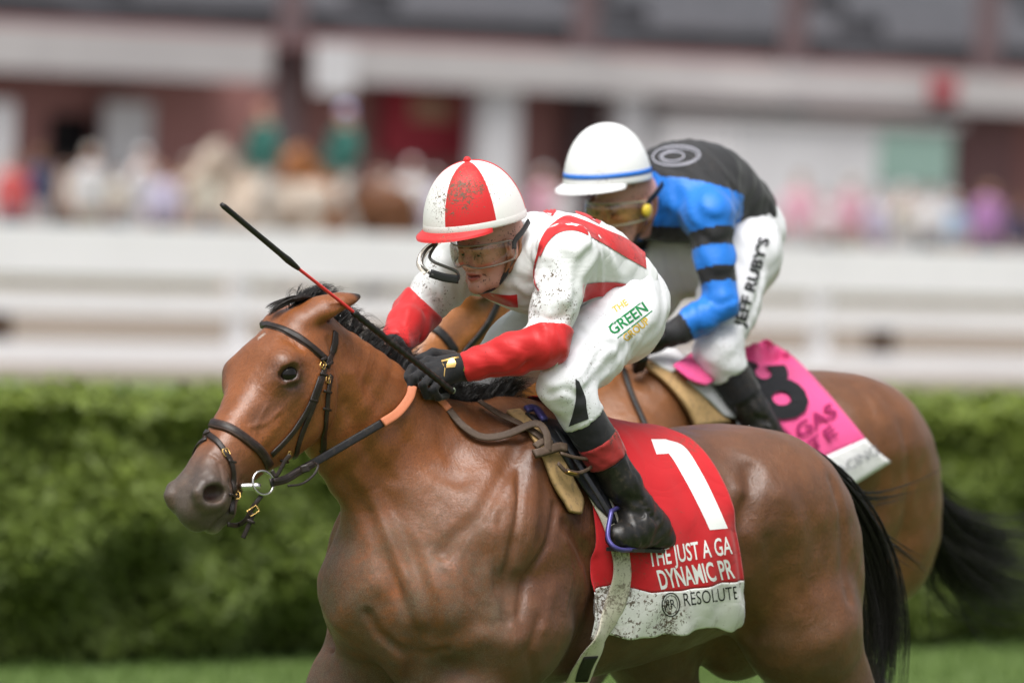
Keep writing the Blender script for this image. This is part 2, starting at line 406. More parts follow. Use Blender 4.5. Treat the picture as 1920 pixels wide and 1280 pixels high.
# ---- grandstand
GT = -74.; zz = lambda y, px=960: at(px, y, GT)[2]
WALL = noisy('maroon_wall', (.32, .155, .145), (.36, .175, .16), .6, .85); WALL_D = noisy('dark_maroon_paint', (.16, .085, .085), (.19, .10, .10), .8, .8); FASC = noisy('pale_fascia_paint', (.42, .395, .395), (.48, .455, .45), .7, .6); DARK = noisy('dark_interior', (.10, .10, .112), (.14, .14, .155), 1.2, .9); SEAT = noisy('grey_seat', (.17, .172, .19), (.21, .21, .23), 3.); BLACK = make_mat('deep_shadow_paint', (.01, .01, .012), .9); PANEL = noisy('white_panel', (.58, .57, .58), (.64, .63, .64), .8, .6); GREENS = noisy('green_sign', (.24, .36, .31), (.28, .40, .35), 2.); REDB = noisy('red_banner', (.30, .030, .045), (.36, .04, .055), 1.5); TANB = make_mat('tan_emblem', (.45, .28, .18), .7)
COLM = noisy('column_paint', (.13, .095, .10), (.16, .115, .12), .8, .8)
def stand():
    root = empty('grandstand', 'maroon grandstand with pale fascia boards and dark seating tiers', 'building', mw=TM); G = lambda px, y, t=GT: at(px, y, t)
    S = lambda px, t=GT: at(px, 300, t)[0]
    zlo, zhi = 1.0, zz(55)
    a, b = S(3200), S(-1300)
    # wall, pierced by a doorway
    d0, d1, dz = S(190), S(88), zz(215, 140)
    boxes('wall', [((a, GT - .3, 0), (d0, GT, zhi - .25))], WALL, root); boxes('wall', [((d1, GT - .3, 0), (b, GT, zhi - .25))], WALL, root); boxes('wall_lintel', [((d0 + .002, GT - .3, dz), (d1 - .002, GT - .003, zhi - .25))], WALL, root)
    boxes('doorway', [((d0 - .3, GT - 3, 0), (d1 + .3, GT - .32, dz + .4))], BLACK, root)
    # fascia boards, with the gap for the stair
    for p0, p1, y0, y1, tt in ((510, -1300, 130, 45, GT + 1.6), (3200, 592, 150, 78, GT + 1.6)):
        q = 0 if p0 < 600 else 592; z0, z1_ = at(q, y0, tt)[2], at(q, y1, tt)[2]; s0, s1 = at(p0, 100, tt)[0], at(p1, 100, tt)[0]; nn = max(1, int((s1 - s0) / 3.0)); w = (s1 - s0) / nn
        for i in range(nn): boxes('fascia_board', [((s0 + i * w, tt - .08, z0), (s0 + (i + 1) * w - .01, tt, z1_))], FASC, root)
        boxes('canopy_roof', [((s0, GT - .2, z1_ - .12), (s1, tt - .085, z1_ - .04))], WALL_D, root)
    # tiers of seats behind and above
    zb = zhi - .1
    for r in range(9):
        t0_ = GT - .6 - r * .8; boxes('seating_step', [((a, t0_ - .8, zb - .3 + r * .42), (b, t0_, zb + r * .42))], DARK, root)
    sh = boxes('seat_row', [((0, -.45, 0), (4.2, -.38, .42)), ((0, -.38, .0), (4.2, 0, .08))], SEAT, root)
    first = True
    for r in range(7):
        for i, sx in enumerate(np.arange(a, b - 4.3, 5.4)):
            o = sh if first else sh.copy()
            if not first: COL.objects.link(o); o.parent = root
            first = False; o.location = (sx + .2 * (r % 3), GT - .75 - r * .8, zb + r * .42 + .25)
    boxes('rear_wall', [((a, GT - 9.5, 0), (b, GT - 9.2, zb + 8))], DARK, root); boxes('upper_roof', [((a, GT - 9.5, zb + 8.2), (b, GT - 4.5, zb + 8.6))], DARK, root)
    for px in (545, 1095, 1488, 1850, -330, 2400): s = at(px, 100, GT + .4)[0]; boxes('column', [((s - .16, GT + .25, 0), (s + .16, GT + .55, zb + 3.2))], COLM, root)
    boxes('maroon_pillar', [((S(1905, GT + .8), GT + .3, 0), (S(1792, GT + .8), GT + .8, zz(150, 1850)))], WALL_D, root); boxes('red_bracket', [((S(1790, GT + 1.75), GT + 1.65, zz(190, 1760)), (S(1745, GT + 1.75), GT + 1.75, zz(150, 1760)))], REDB, root)
    for p0, p1, y0 in ((965, 893, 118), (1205, 1150, 150), (16, -25, 190)): boxes('white_column', [((S(p0, GT + 1.2), GT + 1.0, 0), (S(p1, GT + 1.2), GT + 1.3, at((p0 + p1) / 2, y0, GT + 1.2)[2]))], PANEL, root)
    boxes('white_panel', [((S(282, GT + .5), GT + .40, 0), (S(196, GT + .5), GT + .5, zz(192, 240)))], PANEL, root)
    boxes('white_panel', [((S(660, GT + 1.8), GT + 1.7, zz(175, 620)), (S(590, GT + 1.8), GT + 1.8, zz(85, 620)))], PANEL, root)
    boxes('banner', [((S(895, GT + .3), GT + .2, zz(300, 800)), (S(715, GT + .3), GT + .3, zz(165, 800)))], REDB, root); boxes('banner_emblem', [((S(845, GT + .33), GT + .305, zz(225, 800)), (S(770, GT + .33), GT + .33, zz(185, 800)))], TANB, root)
stand()
def booth():
    T0 = GT + 3.2; S = lambda px: at(px, 300, T0)[0]; root = empty('ticket_booth', 'pale white booth with a green sign in front of the grandstand', 'booth', mw=TM)
    boxes('wall', [((S(1785), T0 - 2.2, 0), (S(1372), T0, at(1550, 232, T0)[2]))], PANEL, root); boxes('roof', [((S(1795), T0 - 2.3, at(1550, 231, T0)[2]), (S(1362), T0 + .12, at(1550, 222, T0)[2]))], FASC, root)
    boxes('sign', [((S(1780), T0 + .01, at(1700, 345, T0)[2]), (S(1645), T0 + .05, at(1700, 248, T0)[2]))], GREENS, root); boxes('counter', [((S(1600), T0 + .003, at(1500, 420, T0)[2]), (S(1420), T0 + .25, at(1500, 408, T0)[2]))], FASC, root)
booth()
# ------------------------------------------------------------------ horses
def head_frame(poll, muz, roll=0.):
    x = nrm(np.asarray(muz) - poll); y = np.array([0, 1., 0]); y = nrm(y - (y @ x) * x); z = np.cross(x, y)
    y2 = y * math.cos(roll) + z * math.sin(roll); z2 = np.cross(x, y2)
    return np.asarray(poll, float), np.stack([x, y2, z2])       # rows are the axes
class Horse:
    def __init__(s, fr, poll, muz, dz=0., tuck=0.):
        s.fr = fr; s.po, s.R = head_frame(poll, muz); s.dz = dz
        s.hl = np.linalg.norm(np.asarray(muz) - poll) / .655
    def hp(s, x, y, z): return s.po + (np.array([x, y, z]) * s.hl) @ s.R
    def hloc(s, P): return ((np.asarray(P) - s.po) @ s.R.T) / s.hl
    def hits(s, pts, off=0., body=None):
        """photo pixels -> points on this horse's skin (local axes)"""
        b = body or s.body
        O = s.fr.loc(CAM); D = np.array([ray(*p) @ s.fr.M for p in pts])
        P, h = b.march(O, D, far=6., off=off, start=15.0)
        return P, h
def horse_body(h, gather=False):
    B = Body(); dz = h.dz
    def Z(p): p = np.array(p, float); p[..., 2] += dz; return p
    # trunk: s t z  half-width up down
    T = np.array([(.33, 0, 1.09, .10, .09, .12), (.24, 0, 1.12, .18, .18, .20), (.10, 0, 1.20, .215, .29, .31), (-.12, 0, 1.22, .225, .345, .37),
                  (-.32, 0, 1.21, .265, .325, .365), (-.52, 0, 1.215, .29, .29, .335), (-.72, 0, 1.255, .285, .275, .29), (-.89, 0, 1.29, .262, .258, .25),
                  (-1.01, 0, 1.275, .232, .228, .24), (-1.11, 0, 1.225, .17, .17, .20), (-1.165, 0, 1.17, .09, .10, .12)])
    B.loft(Z(T), n=22, k=.02, ex=2.15)
    # withers
    B.limb(Z([(.06, 0, 1.52, .06), (-.12, 0, 1.525, .055), (-.34, 0, 1.485, .05)]), k=.10, sq=((0, 1, 0), .75))
    # neck
    po = h.hp(.07, 0, -.105)
    N = [(-.02, 0, 1.30 + dz, .120, .29, .20), (.14, 0, 1.38 + dz, .100, .235, .21), tuple((np.array([.14, 0, 1.38 + dz]) * .52 + po * .48)) + (.079, .182, .188),
         tuple((np.array([.14, 0, 1.38 + dz]) * .2 + po * .8)) + (.075, .145, .15), tuple(po) + (.07, .11, .12)]
    B.loft(N, n=14, k=.075, ex=2.1)
    for sd in (1, -1):
        f = lambda p: Z(np.array(p) * np.array([1, sd, 1] + [1] * (len(p) - 3)))
        # shoulder blade, shoulder joint, upper arm, breast
        B.limb([f((-.10, .11, 1.46, .10)), f((.07, .165, 1.28, .115)), f((.20, .158, 1.12, .092))], k=.10)
        B.limb([f((.20, .160, 1.11, .096)), f((.05, .18, 1.03, .12)), f((-.02, .17, .98, .11))], k=.07)
        B.limb([f((-.10, .175, 1.26, .09)), f((-.06, .19, 1.06, .11))], k=.08)          # triceps
        B.ball(f((.25, .085, 1.05)), (.085, .080, .14), k=.05)
        B.ball(f((.23, .160, 1.11)), (.082, .070, .11), k=.05)
        B.ball(f((.17, .08, .95)), (.10, .08, .12), k=.05)
        # haunch
        B.ball(f((-.92, .12, 1.345)), (.21, .165, .165), k=.12)
        B.ball(f((-1.06, .125, 1.12)), (.19, .13, .26), k=.09)
        B.ball(f((-.80, .20, 1.34)), (.10, .075, .10), k=.10)                             # hip
    # legs: left fore reaching, right fore folded; left hind pushing back, right hind swinging forward
    lim = lambda pts, k=.05, sq=None: B.limb([tuple(Z(p[:3])) + (p[3],) for p in pts], k=k, sq=sq)
    lim([(.02, .165, .99, .105), (.10, .165, .86, .085), (.25, .16, .64, .052), (.28, .16, .60, .05), (.36, .155, .36, .031), (.39, .155, .27, .037), (.45, .155, .17, .032), (.48, .155, .11, .05), (.50, .155, .07, .055)])
    lim([(.14, -.165, 1.02, .12), (.24, -.165, .86, .095), (.38, -.16, .68, .052), (.40, -.16, .64, .05), (.24, -.15, .48, .032), (.17, -.15, .44, .037), (.11, -.15, .52, .032), (.07, -.15, .56, .05)])
    push = [(-.93, .13, 1.20, .14), (-1.03, .17, 1.02, .135), (-1.16, .165, .86, .09), (-1.30, .155, .68, .052), (-1.35, .155, .62, .055), (-1.46, .15, .38, .036), (-1.50, .15, .28, .04), (-1.57, .15, .19, .034), (-1.60, .15, .12, .05)]
    swing = [(-.92, -.13, 1.18, .14), (-.78, -.17, .98, .12), (-.85, -.165, .80, .085), (-.98, -.155, .62, .055), (-.98, -.155, .58, .055), (-.80, -.15, .36, .036), (-.74, -.15, .28, .04), (-.65, -.15, .22, .034), (-.60, -.15, .16, .05)]
    lim(push if not gather else [(p[0] + .02, -p[1], p[2], p[3]) for p in swing], k=.07); lim(swing, k=.07)
    # ---- head, in its own axes
    k = h.hl
    def hs(rows): return [tuple(h.hp(x, 0, (t + b) / 2)) + (w * k, (t - b) / 2 * k, (t - b) / 2 * k) for x, t, b, w in rows]
    B.loft(hs([(.0, -.005, -.13, .056), (.06, .014, -.19, .082), (.13, .028, -.25, .098), (.20, .024, -.265, .099), (.28, .012, -.24, .086), (.36, .003, -.20, .070), (.44, -.002, -.172, .061),
               (.52, -.006, -.145, .056), (.58, -.014, -.138, .054), (.625, -.032, -.130, .049), (.648, -.06, -.115, .032)]), n=22, k=.05, ex=2.5, tp=.22, lat=h.R[1])
    for sd in (1, -1):
        f = lambda x, y, z: h.hp(x, y * sd, z)
        B.ball(f(.165, .052, -.145), np.array((.10, .036, .088)) * k, k=.03, rot=h.R)            # cheek
        B.ball(f(.205, .066, -.034), np.array((.058, .034, .030)) * k, k=.05, rot=h.R)          # orbit
        B.limb([tuple(f(.170, .074, -.026)) + (.009 * k,), tuple(f(.206, .084, -.018)) + (.011 * k,), tuple(f(.24, .074, -.026)) + (.008 * k,)], k=.05)
        B.limb([tuple(f(.25, .066, -.085)) + (.020 * k,), tuple(f(.33, .054, -.098)) + (.014 * k,), tuple(f(.41, .046, -.096)) + (.010 * k,)], k=.022)   # facial crest
        B.limb([tuple(f(.12, .03, -.215)) + (.026 * k,), tuple(f(.24, .035, -.205)) + (.022 * k,), tuple(f(.40, .026, -.140)) + (.018 * k,)], k=.03)     # jaw bone
        B.bump([f(.125, .072, .0), f(.135, .082, -.02)], -.012, .022, mirror=False)   # hollow over the eye
        # nostril
        B.ball(f(.592, .040, -.060), np.array((.056, .028, .046)) * k, k=.025, rot=h.R)
        nu, nv = nrm(h.R[0] * .80 + h.R[2] * .60), nrm(-h.R[0] * .60 + h.R[2] * .80); nw = nrm(h.R[1] * sd + h.R[0] * .25); nc_ = f(.604, .054, -.060)
        B.limb([tuple(nc_ + nu * .043 * k * math.cos(q) + nv * .029 * k * math.sin(q) + nw * (.004 - .010 * abs(math.cos(q))) * k) + (.0115 * k,) for q in np.linspace(-.4, 5.2, 9)], k=.016)
        B.ball(nc_ + nw * .010 * k, np.array((.034, .021, .026)) * k, k=.009, op='s', rot=np.stack([nu, nv, np.cross(nu, nv)]))
        B.bump([nc_ - nu * .058 * k + nv * .02 * k, nc_ - nu * .055 * k - nv * .02 * k], -.004, .008, mirror=False)
        # lips
        B.limb([tuple(f(.642, .012, -.112)) + (.024 * k,), tuple(f(.60, .036, -.112)) + (.018 * k,), tuple(f(.53, .040, -.110)) + (.012 * k,)], k=.02)
        B.limb([tuple(f(.622, .008, -.150)) + (.017 * k,), tuple(f(.58, .030, -.146)) + (.014 * k,), tuple(f(.52, .036, -.135)) + (.010 * k,)], k=.018)
        B.bump([f(.655, .01, -.134), f(.63, .036, -.134), f(.58, .05, -.130), f(.50, .05, -.118)], -.010, .0075, mirror=False)
        # eye opening with lids
        q_ = math.radians(24); cq, sq_ = math.cos(q_), math.sin(q_)
        def g(u, v, n): # eye axes: u towards the inner corner, v up, n out of the eye; the eye looks a little forward
            u, v = u * .83 - v * .56, u * .56 + v * .83
            return h.hp(.216 + u * cq + n * sq_ * .55, sd * (.083 + n * cq - u * sq_ * .3 - v * .35), -.040 + v * .94 + n * .35)
        er = np.stack([nrm(g(1, 0, 0) - g(0, 0, 0)), nrm(g(0, 1, 0) - g(0, 0, 0)), nrm(g(0, 0, 1) - g(0, 0, 0))])
        if sd > 0: h.eye_c = g(0, 0, 0); h.eye_r = er
        else: h.eye_c2 = g(0, 0, 0)
        B.ball(g(.0, .001, .030), np.array((.032, .0215, .022)) * k, k=.005, op='s', rot=er)
        B.limb([tuple(g(-.031, .002, .014)) + (.0055 * k,), tuple(g(-.016, .022, .021)) + (.0062 * k,), tuple(g(.008, .023, .022)) + (.0062 * k,), tuple(g(.033, -.004, .010)) + (.0045 * k,)], k=.009)
        B.limb([tuple(g(-.031, .002, .014)) + (.0045 * k,), tuple(g(-.014, -.020, .017)) + (.0048 * k,), tuple(g(.010, -.021, .016)) + (.0048 * k,), tuple(g(.033, -.004, .010)) + (.0045 * k,)], k=.008)
        B.bump([g(-.042, .012, .012), g(-.02, .032, .02), g(.012, .034, .02), g(.036, .02, .01)], -.0025, .008, mirror=False)
        B.bump([g(-.03, -.03, .012), g(0, -.036, .014), g(.034, -.026, .008)], -.004, .008, mirror=False)
        # ear
        bs = f(.028, .048, -.02); tip = h.ear[0] if sd > 0 else h.ear[1]; ax = tip - bs; up = np.array([0, .3 * sd, 1.])
        en = nrm(np.cross(ax, np.cross(up, ax)))
        B.limb([tuple(bs) + (.040,), tuple(bs + ax * .35 + en * .006) + (.038,), tuple(bs + ax * .68 + en * .006) + (.025,), tuple(bs + ax * .9 + en * .001) + (.010,), tuple(tip) + (.0025,)], k=.025, sq=(en, .6))
        B.limb([tuple(bs + ax * .25 - en * .026) + (.012,), tuple(bs + ax * .5 - en * .020) + (.013,), tuple(bs + ax * .8 - en * .012) + (.006,)], k=.010, op='s')
    B.ball(h.hp(.575, 0, -.150), np.array((.040, .034, .026)) * k, k=.02, rot=h.R)               # chin
    B.bump([h.hp(.46, 0, .0), h.hp(.58, 0, -.012)], -.006, .02, mirror=False)
    return B
def horse_head_sel(h, x0=-.12, x1=.8):
    def sel(C):
        q = h.hloc(C); return (q[:, 0] > x0) & (q[:, 0] < x1) & (np.abs(q[:, 1]) < .2) & (q[:, 2] > -.30) & (q[:, 2] < .2)
    return sel

def skinwarp(P):
    x, y, z = P[:, 0], P[:, 1], P[:, 2]
    return .0014 * (np.sin(31 * x + 17 * z) * np.sin(43 * z - 19 * x + 5 * y) + .6 * np.sin(71 * x + 23 * y) * np.sin(57 * z + 37 * y))
def strands(name, mat, parent, mw, guides, n, rad, spread, wild=.02, seg=9, clump=14, seed=1, lens=(.6, 1.)):
    """hair: tapered threads that follow the guide lines (rows x y z) in clumps"""
    g = np.random.default_rng(seed); V = []; Fs = []; G = [spline(q, seg) for q in guides]; base = 0
    cl = []
    for i in range(n):
        if i % clump == 0:
            if len(G) > 1:
                u = g.random() * (len(G) - 1); j = int(u); C = G[j] * (1 - u + j) + G[j + 1] * (u - j)
            else: C = G[0]
            e = np.linspace(0, 1, seg)[:, None]
            cen = C + g.normal(0, 1, 3) * spread * (.35 + .65 * e) + g.normal(0, 1, 3) * wild * e ** 1.6 + g.normal(0, 1, 3) * wild * .5 * np.sin(e * math.pi)
            cut = g.uniform(*lens)
        L = cut * g.uniform(.8, 1); k = np.linspace(0, L * (seg - 1), seg); a = k.astype(int).clip(0, seg - 2); fr_ = (k - a)[:, None]
        c = cen[a] * (1 - fr_) + cen[a + 1] * fr_
        e = np.linspace(0, 1, seg)[:, None]
        c = c + g.normal(0, 1, 3) * spread * .30 * (1 - .45 * e) + g.normal(0, 1, 3) * wild * .25 * e ** 2 + .0012 * np.sin(e * 9 + g.random() * 6) * g.normal(0, 1, 3)
        T = np.gradient(c, axis=0); T /= np.linalg.norm(T, axis=1)[:, None] + 1e-9
        A = np.cross(T, nrm(g.normal(0, 1, 3))); A /= np.linalg.norm(A, axis=1)[:, None] + 1e-9; Bn = np.cross(T, A)
        r = rad * g.uniform(.6, 1.3) * (1 - .85 * e ** 1.5)
        for q in range(3):
            w = q * 2.0944; V.append(c + r * (math.cos(w) * A + math.sin(w) * Bn))
    t = np.array([(q * seg + s_, (q + 1) % 3 * seg + s_, (q + 1) % 3 * seg + s_ + 1, q * seg + s_ + 1) for s_ in range(seg - 1) for q in range(3)])
    Fs = (t[None] + 3 * seg * np.arange(n)[:, None, None]).reshape(-1, 4)
    return add_mesh(name, np.vstack(V), Fs, mat, parent, mw=mw)

def coat_mat(name):
    m = make_mat(name, rough=.4, spec=.45); t = NT(m); o = t.obj()
    at = t.n('Attribute', attribute_name='tint')
    n1 = t.noise(7, 5, o, .6); n2 = t.noise(520, 2, t.scale(o, (1, 1, .3))); n3 = t.noise(60, 4, o, .65); n4 = t.noise(24, 4, o, .6)
    c = t.mix(t.step(n1, .3, .72), t.mix(.32, at.outputs['Color'], (.018, .009, .006), 'MIX'), at.outputs['Color'])
    c = t.mix(t.math('MULTIPLY', t.step(n4, .45, .75), .30), c, t.mix(.5, at.outputs['Color'], (.30, .13, .05)))
    c = t.mix(t.math('MULTIPLY', t.step(n2, .35, .7), .38), c, (.010, .006, .004))
    # dried mud: a dull film and fine grit where the alpha of the tint says the horse was splashed
    fl = t.noise(560, 3, t.scale(o, (1, 1, .6)), .7); big = t.noise(11, 5, o, .65)
    msk = t.math('MULTIPLY', t.step(t.math('ADD', fl, t.math('MULTIPLY', big, .30)), .665, .75), at.outputs['Alpha'])
    film = t.math('MULTIPLY', t.step(t.math('ADD', t.math('MULTIPLY', big, .6), t.math('MULTIPLY', n3, .5)), .30, .75), t.math('MULTIPLY', at.outputs['Alpha'], .80))
    c = t.mix(film, c, (.060, .047, .033)); c = t.mix(t.math('MULTIPLY', msk, .8), c, (.20, .15, .085))
    sp = t.noise(150, 2, o, .5); c = t.mix(t.math('MULTIPLY', t.step(sp, .725, .745), .8), c, (.035, .022, .015))
    t.base(c)
    t.set(t.b.inputs['Roughness'], t.math('ADD', t.math('ADD', .32, t.math('MULTIPLY', n3, .12)), t.math('MULTIPLY', at.outputs['Alpha'], .16)))
    nb = t.bump(n2, .42, .0015); nb = t.bump(n3, .12, .004, nb); nb = t.bump(n4, .28, .010, nb); nb = t.bump(msk, .6, .002, nb)
    wv = t.noise(6.5, 3, t.scale(o, (1, 1, .7)), .5, .6); vein = t.math('MULTIPLY', t.step(t.math('ABSOLUTE', t.math('SUBTRACT', wv, .5)), .028, .0), t.step(t.noise(3.1, 2, o), .46, .60))
    fib = t.noise(30, 4, t.scale(o, (1.6, 1, .35)), .6); nb = t.bump(vein, .14, .004, nb); nb = t.bump(fib, .24, .006, nb); t.norm(nb)
    t.b.inputs['Coat Weight'].default_value = .13; t.b.inputs['Coat Roughness'].default_value = .30; t.set(t.b.inputs['Coat Normal'], nb)
    t.b.inputs['Sheen Weight'].default_value = .03; t.b.inputs['Sheen Roughness'].default_value = .35
    return m
COAT = coat_mat('bay_coat'); HAIR = make_mat('black_hair', (.010, .008, .007), .42, .5); BROWNHAIR = make_mat('dark_brown_hair', (.016, .010, .008), .45, .5)
EYE = make_mat('eye', (.006, .004, .003), .05, .35); 
def seg_dist(P, L):
    L = np.asarray(L, float); best = np.full(len(P), 9.)
    for i in range(len(L) - 1):
        ab = L[i + 1] - L[i]; u = np.clip(((P - L[i]) @ ab) / (ab @ ab + 1e-12), 0, 1)
        best = np.minimum(best, ((P - L[i] - u[:, None] * ab) ** 2).sum(1))
    return np.sqrt(best)
def ss(x, a, b): x = np.clip((x - a) / (b - a), 0, 1); return x * x * (3 - 2 * x)
def coat_cols(h, V, coat=(.285, .088, .022), mud=1.):
    q = h.hloc(V); n = len(V); c = np.tile(np.array(coat, float), (n, 1)); al = np.zeros(n)
    s, t, z = V[:, 0], V[:, 1], V[:, 2] - h.dz
    def mixc(w, col): c[:] = c * (1 - w[:, None]) + np.array(col) * w[:, None]
    inhead = (np.abs(q[:, 1]) < .16) & (q[:, 2] < .1) & (q[:, 2] > -.30) & (q[:, 0] > .05)
    mixc(ss(-q[:, 0] if 0 else -s, -.35, .15) * (~inhead) * .72, (.058, .026, .015)); mixc(ss(-s, .55, .95) * .7, (.215, .078, .025))        # trunk darker and cooler than the face, haunch warmer
    mixc(ss(1.02 - z, 0, .35) * .9, (.015, .010, .008))                                       # black points
    mixc(inhead * ss(q[:, 0], .40, .60), (.088, .062, .050))                                  # muzzle
    e = np.minimum(np.linalg.norm(V - h.eye_c, axis=1), np.linalg.norm(V - h.eye_c2, axis=1)) / h.hl
    mixc(inhead * ss(.072 - e, 0, .04) * .7, (.05, .028, .020)); mixc(inhead * ss(.036 - e, 0, .010) * .9, (.012, .008, .007))
    ff = np.minimum(seg_dist(q, [(.22, .085, -.08), (.36, .066, -.05)]), seg_dist(q, [(.22, -.085, -.08), (.36, -.066, -.05)]))
    mixc(inhead * ss(.045 - ff, 0, .04) * .45, (.07, .042, .03))
    nl = np.minimum(np.linalg.norm(q - np.array([.600, .046, -.060]), axis=1), np.linalg.norm(q - np.array([.600, -.046, -.060]), axis=1))
    mixc(inhead * ss(.024 - nl, 0, .008) * .9, (.05, .012, .012))
    st = np.linalg.norm((q - np.array([.135, -.005, .024])) * np.array([.7, 1.5, .3]), axis=1); mixc(ss(.011 + .005 * np.sin(900 * q[:, 0]) * np.sin(700 * q[:, 1]) - st, 0, .004) * .9, (.55, .45, .38))
    mixc(inhead * ss(q[:, 0], .58, .66) * ss(-q[:, 2], .135, .165) * .7, (.42, .36, .30))
    tp = np.linalg.norm(V - h.ear[0], axis=1); mixc(ss(.03 - tp, 0, .02), (.01, .008, .007))
    # splashed chest and lower neck
    front = ss(s, -.05, .22) * ss(1.50 - z, 0, .35) * (~inhead); al = np.maximum(al, front * .95)
    al = np.maximum(al, ss(1.2 - z, 0, .3) * .35); al = np.maximum(al, inhead * ss(q[:, 0], .45, .64) * .30)
    al = np.maximum(al, (s < -.6) * .12)
    return np.concatenate([c, (al * mud)[:, None]], 1)
# ---- the leading horse
hr1 = Horse(H1, H1.at(548, 572, 0), H1.at(325, 924, .13))
hr1.ear = [H1.at(671, 556, .09), hr1.po + np.array([-.13, -.085, -.03])]
hr1.body = horse_body(hr1)
GROOVES = [([(985, 800), (960, 860), (919, 932), (900, 967), (860, 1000), (830, 1035)], -.013, .020), ([(923, 925), (912, 950), (900, 970)], -.007, .008),
    ([(974, 878), (966, 995), (947, 1073), (950, 1163)], -.012, .011), ([(1040, 948), (1029, 1014), (1000, 1060), (982, 1092), (974, 1151)], -.012, .011), ([(940, 960), (925, 1040), (930, 1100)], -.005, .010),
    ([(1000, 850), (1000, 960), (975, 1060)], .007, .022), ([(1065, 985), (1108, 1053), (1122, 1112), (1104, 1170), (1060, 1249)], -.024, .020),
    ([(640, 890), (690, 960), (730, 1060), (790, 1190)], -.013, .022), ([(700, 880), (726, 930), (765, 1020), (805, 1130), (815, 1200)], -.012, .020),
    ([(665, 890), (708, 970), (752, 1080), (800, 1200)], .007, .018), ([(690, 1150), (708, 1185), (760, 1225)], -.016, .012), ([(785, 1195), (767, 1278)], -.022, .022),
    ([(794, 1229), (840, 1213)], -.008, .012), ([(850, 1215), (900, 1195), (960, 1200)], .010, .03), ([(690, 720), (740, 800), (800, 870), (860, 900)], -.006, .024),
    ([(650, 760), (690, 850), (735, 900)], -.009, .018), ([(660, 700), (680, 760)], .008, .022),
    ([(1410, 880), (1385, 1000), (1392, 1100), (1405, 1190)], -.020, .028), ([(1395, 920)], .010, .03), ([(1470, 930), (1500, 1030), (1490, 1150)], .008, .035),
    ([(1560, 900), (1582, 1000), (1592, 1120)], -.008, .02), ([(1440, 1010), (1450, 1100), (1430, 1190)], -.006, .02),
    ([(1000, 1100), (1040, 1180), (1062, 1250)], .003, .006), ([(880, 1000), (860, 1060), (868, 1130)], .0028, .006), ([(1060, 1010), (1075, 1080), (1060, 1150)], .0028, .006),
    ([(398, 852), (428, 880), (440, 930)], -.004, .006), ([(410, 870), (418, 905)], -.003, .005), ([(470, 800), (500, 792), (525, 770)], .003, .007), ([(500, 760), (480, 800), (476, 835)], .0022, .005),
    ([(620, 640), (640, 720), (625, 830), (600, 872)], -.012, .016), ([(700, 1100), (660, 1130), (640, 1170)], .006, .03),
    ([(905, 1040), (880, 1100), (900, 1170)], -.004, .018), ([(930, 1000), (915, 1080), (925, 1150)], .005, .018), ([(1010, 1160), (990, 1220), (1000, 1270)], -.006, .014), ([(1040, 1100), (1020, 1180)], .004, .014)]
gr = []
for px, d, sg in GROOVES:
    P_, ok = hr1.hits(px)
    if ok.all(): gr.append((P_, d, sg))
for P_, d, sg in gr: hr1.body.bump(P_, d, sg)
hr1.body.warp(skinwarp)
def build_horse(h, label, vox, refine, cols):
    root = empty('race_horse', label, 'horse', 'race horses', mw=h.fr.mat())
    V, Fc = h.body.skin((-1.75, -.40, 0.0), (1.08, .40, 2.12), vox, refine=refine)
    h.body.attach(V, Fc); b = add_mesh('body', V, Fc, COAT, root, cols=cols(V)); b.matrix_parent_inverse = Matrix.Identity(4)
    for sd in (1, -1):
        u, w = np.meshgrid(np.linspace(0, math.pi, 13), np.linspace(0, 2 * math.pi, 20, endpoint=False), indexing='ij')
        S = np.stack([np.sin(u) * np.cos(w), np.sin(u) * np.sin(w), np.cos(u)], -1).reshape(-1, 3) * .0285 * h.hl + (h.eye_c if sd > 0 else h.eye_c2)
        add_mesh('eye', S, [(i * 20 + j, i * 20 + (j + 1) % 20, (i + 1) * 20 + (j + 1) % 20, (i + 1) * 20 + j) for i in range(12) for j in range(20)], EYE, root)
    h.root = root
    return root
t0 = time.time()
t0=time.time(); build_horse(hr1, 'bay horse in front, red cloth numbered one, mud on its chest', .008, [horse_head_sel(hr1)], lambda V: coat_cols(hr1, V))
def crest(h, n=26):
    """points along the top of the neck"""
    out = []
    a = h.hp(.015, 0, 0.06); b = np.array([-.10, 0, 1.72 + h.dz])
    for u in np.linspace(0, 1, n):
        p = a * (1 - u) + b * u + np.array([0, 0, .16 * math.sin(u * math.pi)]); out.append(p)
    P, ok = h.body.march(np.array(out), np.array([[-.25, 0, -.97]]), far=1.)
    return P
def mane(h, n, seed, fall=-1, ln=.13):
    C = crest(h); gd = []
    g = np.random.default_rng(seed)
    for p in C[1:]:
        gd.append([p + (0, .004, -.012), p + (-.022, fall * .006, .017), p + (-.065, fall * .026, .022), p + (-.110, fall * .055, .008), p + (-.155, fall * .085, -.025)])
    return strands('mane', HAIR, h.root, None, gd, n,   .0006, .010, .022, seed=seed, clump=8, lens=(.45, 1.))
mane(hr1, 5600, 3)
def forelock(h, n, seed):
    gd = [[h.hp(-.03, y0 + .01, -.006), h.hp(.0, y0, .020), h.hp(.03, y0 - .022, .032), h.hp(.058, y0 - .046, .034), h.hp(.072, y0 - .058, .028)] for y0 in (.030, .020, .010, -.002)]
    return strands('forelock', BROWNHAIR, h.root, None, gd, n, .0011, .0045, .006, seed=seed, clump=30, lens=(.45, .8))
forelock(hr1, 420, 5)
T1 = lambda pts, t=0.: [hr1.fr.at(x, y, t) for x, y in pts]
